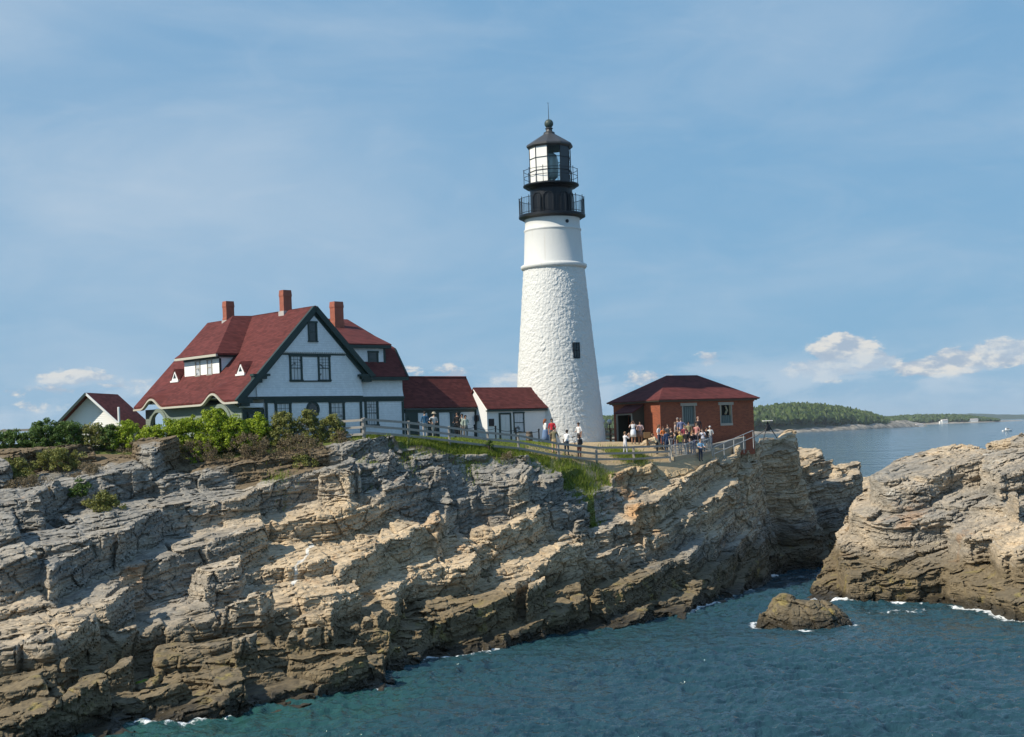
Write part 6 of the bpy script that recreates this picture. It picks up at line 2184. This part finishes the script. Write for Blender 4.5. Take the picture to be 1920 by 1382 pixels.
tp_ = np.stack([G_[:, 0] + ln[:, 0], G_[:, 1] + ln[:, 1], gz + hh], -1)
grass = np_mesh('grass', np.stack([b0, b1, tp_], 1).reshape(-1, 3), np.arange(n * 3).reshape(-1, 3), GRASS, attrs=dict(shade=np.repeat(np.clip(r.normal(.55, .25, n), 0, 1), 3)))
tag(grass, 'green and yellowing grass along the bluff edge and in the rock hollows', 'grass', kind='stuff')

# ---------------------------------------------------------------- the far shore
def strip(name, prof, depth, mat, attrs_tan=.3, rough=1.0, seed=1, nx=260, nd=24):
    """a long low shore; prof: list of (px, row of the waterline, distance, crest height)"""
    pp = np.array(prof, float)
    px = np.linspace(pp[0, 0], pp[-1, 0], nx)
    yy = np.interp(px, pp[:, 0], pp[:, 1]); hh = np.interp(px, pp[:, 0], pp[:, 2])
    tt = np.linspace(0, 1, nd)[:, None]
    Yg = yy[None, :] + depth * tt ** 1.5
    Xg = ((px - 960) / FPX)[None, :] * Yg
    sc = depth / 30.0
    Zg = hh[None, :] * np.sin(np.clip(tt * 1.25, 0, 1) * np.pi / 2) - 1.2 * (1 - tt) + rough * (fbm(Xg / (7 * sc), Yg / (7 * sc), 4, seed) * (.4 + tt)) * np.minimum(1, hh / 6)[None, :]
    return np_mesh(name, np.stack([Xg, Yg, Zg], -1).reshape(-1, 3), grid_quads(nd, nx), mat, attrs=dict(soil=Xg * 0, gravel=Xg * 0, turf=Xg * 0, tan=Xg * 0 + attrs_tan))


FARROCK, t_, b_ = new_mat('far_shore_rock')
P_ = t_.node('ShaderNodeNewGeometry').outputs['Position']
n_ = t_.noise(P_, .08, 6, .7)
t_.put(b_.inputs['Base Color'], t_.mix(t_.smooth(n_, .35, .65), (.13, .115, .09), (.40, .35, .28)))
b_.inputs['Roughness'].default_value = .9
tag(strip('far_shore', [(1040, 2000, 5), (1300, 2050, 6), (1420, 2080, 7), (1490, 2150, 8), (1600, 2350, 9), (1650, 2500, 12), (1690, 2600, 12), (1722, 2700, 7), (1740, 2720, 0)], 160, FARROCK, seed=4, rough=4.0), kind='structure')
tag(strip('far_point', [(1560, 3900, 8), (1700, 3950, 7), (1780, 4000, 6), (1850, 4100, 4), (1905, 4300, 2), (1925, 4350, 0)], 220, FARROCK, seed=6, rough=2.5), kind='structure')
HILLG = leaf_mat('far_hill_green', (.03, .06, .02), (.06, .10, .035), .004)
tag(strip('far_hills', [(1700, 8600, 20), (1800, 8800, 42), (1850, 8900, 38), (1900, 9000, 26), (1990, 9300, 22), (2120, 9500, 30), (2300, 9500, 10)], 900, HILLG, seed=9, rough=9.0, nx=500, nd=40), kind='structure')


def woods(name, label, bands, n, seed, mat, rmin, rmax):
    """crowns of a distant wood; bands: (px, distance, depth, ground height, tree height)"""
    r = np.random.default_rng(seed)
    bb = np.array(bands, float)
    px = r.uniform(bb[0, 0], bb[-1, 0], n)
    q = r.uniform(0, 1, n) ** .8
    I = lambda c: np.interp(px, bb[:, 0], bb[:, c])
    yy = I(1) + I(2) * q
    x = ((px - 960) / FPX) * yy
    zg = I(3) * np.sin(np.clip(.25 + q, 0, 1) * np.pi / 2)
    th = I(4) * r.uniform(.75, 1.2, n)
    con = r.uniform(0, 1, n) < .30
    me = bmesh.new(); bmesh.ops.create_icosphere(me, subdivisions=2, radius=1)
    sv = np.array([v.co[:] for v in me.verts]); sf = np.array([[v.index for v in f.verts] for f in me.faces]); me.free()
    V, S = [], []
    for i in range(n):
        R = r.uniform(rmin, rmax) * (.62 if con[i] else 1)
        hz = th[i] * .5
        k = 1 + .34 * r.normal(size=(len(sv), 1)) * .6
        v = sv * k
        w_ = np.where(sv[:, 2:3] > 0, 1 - .55 * sv[:, 2:3] * (1.4 if con[i] else .5), 1)
        v = v * np.concatenate([w_, w_, np.ones_like(w_)], 1) * np.array([R, R, hz])
        V.append(v + np.array([x[i], yy[i], zg[i] + hz * .7])); S.append(np.full(len(sv), (.12 if con[i] else np.clip(r.normal(.62, .22), 0, 1))) + .15 * (k[:, 0] - 1))
    V = np.concatenate(V); F_ = np.concatenate([sf + i * len(sv) for i in range(n)])
    return tag(np_mesh(name, V, F_, mat, attrs=dict(shade=np.concatenate(S))), label, 'wood', kind='stuff')


FARLEAF = leaf_mat('far_wood_leaves', (.014, .036, .016), (.10, .15, .032), .02)
tag(strip('far_hills', [(1040, 2030, 22), (1300, 2075, 27), (1420, 2105, 29), (1480, 2185, 34), (1530, 2275, 33), (1580, 2375, 27), (1630, 2495, 18), (1664, 2575, 8), (1680, 2640, 2)], 200, HILLG, seed=14, rough=2.0), kind='structure')
woods('far_woods', 'broad green wood covering the long hill across the water', [(1060, 2040, 190, 22, 12), (1300, 2080, 200, 28, 13), (1420, 2110, 200, 30, 13), (1480, 2190, 200, 35, 14), (1530, 2280, 200, 34, 14), (1580, 2380, 180, 28, 14), (1630, 2500, 140, 19, 13), (1664, 2580, 80, 10, 9)], 3600, 3, FARLEAF, 3.2, 7.0)
woods('far_woods', 'low distant wood on the point beyond the hill, behind the white houses', [(1640, 3960, 200, 12, 14), (1720, 4020, 200, 16, 15), (1790, 4080, 200, 15, 13), (1840, 4150, 160, 8, 10), (1870, 4200, 100, 4, 7)], 1100, 4, FARLEAF, 6, 11)
# white houses on the point
for k, (px, yy, w_, h_, lb) in enumerate(((1771, 3990, 17, 8, 'white house with grey roof on the far wooded point, left one'), (1826, 4120, 24, 7, 'long white house at the right end of the far point'), (1723, 2730, 14, 4, 'tiny white building at the tip of the near far shore'))):
    x = ((px - 960) / FPX) * yy
    hs = thing('far_house', lb, 'house', (x, yy, 5.0 if k < 2 else 2.0), .2)
    b = MB(); b.box(-w_ / 2, w_ / 2, -5, 5, -4, h_ * .6); b.prism([(-w_ / 2, -5, h_ * .6), (-w_ / 2, 5, h_ * .6), (-w_ / 2, 0, h_ * .95)], (w_, 0, 0)); b.box(-w_ / 2 - 6, -w_ / 2, -3, 4, -4, h_ * .35); b.build('wall', WHITE_TR, hs)
    b = MB()
    roof_slab(b, [(-w_ / 2 - .8, -5.6, h_ * .55), (w_ / 2 + .8, -5.6, h_ * .55), (w_ / 2 + .8, 0, h_), (-w_ / 2 - .8, 0, h_)], .3); roof_slab(b, [(w_ / 2 + .8, 5.6, h_ * .55), (-w_ / 2 - .8, 5.6, h_ * .55), (-w_ / 2 - .8, 0, h_), (w_ / 2 + .8, 0, h_)], .3)
    b.build('roof', LEAD, hs)

# motor boat with its wake
bx_, by_, _ = at(1889, 809, 1200)
boat = thing('motor_boat', 'small white motor boat crossing the open water at far right', 'boat', (bx_, by_, 0), rad(8))
b = MB()
secs = [(-4.2, 1.35, .95, -.2), (-2, 1.45, 1.0, -.3), (1, 1.4, 1.15, -.3), (3, .95, 1.35, -.1), (4.6, .08, 1.6, .6)]
vs, fs = [], []
for (x, hw_, dk, kl) in secs: vs += [(x, -hw_, dk), (x, -hw_ * .75, kl), (x, hw_ * .75, kl), (x, hw_, dk)]
for i in range(len(secs) - 1):
    for k in range(3): fs.append((i * 4 + k, i * 4 + k + 1, i * 4 + 5 + k, i * 4 + 4 + k))
    fs.append((i * 4 + 3, i * 4, i * 4 + 4, i * 4 + 7))
fs.append((0, 3, 2, 1))
b.add(vs, fs); b.build('hull', WHITE_TR, boat)
b = MB(); b.hexa([(-1.6, -1.1, 1.05), (1.8, -1.0, 1.15), (1.8, 1.0, 1.15), (-1.6, 1.1, 1.05)], [(-1.4, -.95, 2.7), (.9, -.85, 2.7), (.9, .85, 2.7), (-1.4, .95, 2.7)]); b.build('cabin', WHITE_TR, boat)
b = MB(); b.hexa([(1.82, -.9, 1.5), (1.86, -.9, 1.5), (1.86, .9, 1.5), (1.82, .9, 1.5)], [(1.0, -.75, 2.55), (1.04, -.75, 2.55), (1.04, .75, 2.55), (1.0, .75, 2.55)]); b.box(-1.2, .9, -1.08, -1.0, 1.7, 2.4); b.build('windscreen', PANED, boat)
b = MB(); b.tube([(-.4, 0, 2.7), (-.6, 0, 4.2)], .05, 5); b.build('mast', WHITE_TR, boat)
FOAM, t_, b_ = new_mat('wake_foam')
b_.inputs['Base Color'].default_value = (.78, .80, .80, 1); b_.inputs['Roughness'].default_value = .8
n_ = t_.noise(t_.obj(), .9, 5, .7)
t_.put(b_.inputs['Alpha'], t_.smooth(n_, .38, .55))
vs, fs = [], []
for i in range(26):
    q = i / 25
    x = 3.5 - 30 * q; hw_ = .6 + 2.4 * q
    vs += [(x, -hw_, .07 + .5 * math.exp(-q * 9)), (x, 0, .09 + .65 * math.exp(-q * 9)), (x, hw_, .07 + .5 * math.exp(-q * 9))]
for i in range(25): fs += [(i * 3, i * 3 + 1, i * 3 + 4, i * 3 + 3), (i * 3 + 1, i * 3 + 2, i * 3 + 5, i * 3 + 4)]
b = MB(); b.add(vs, fs); wk_ = b.build('wake', FOAM); wk_.location = (bx_, by_, 0); wk_.rotation_euler = (0, 0, rad(8))
tag(wk_, 'white foam wake trailing behind the motor boat', 'wake', kind='stuff')

# ---------------------------------------------------------------- the air between here and the far shore
hz_ = MB()
hz_.box(-12000, 12000, -400, 13000, -12, 110)
HAZE = bpy.data.materials.new('haze_air'); HAZE.use_nodes = True
t_ = NT(HAZE.node_tree); t_.n.clear()
pv = t_.node('ShaderNodeVolumePrincipled')
pv.inputs['Color'].default_value = (0.80, 0.90, 1.0, 1)
pv.inputs['Density'].default_value = 0.00004
ou = t_.node('ShaderNodeOutputMaterial'); t_.l.new(pv.outputs[0], ou.inputs['Volume'])
ho = hz_.build('haze', HAZE)
tag(ho, kind='stuff')
scene.cycles.volume_bounces = 0
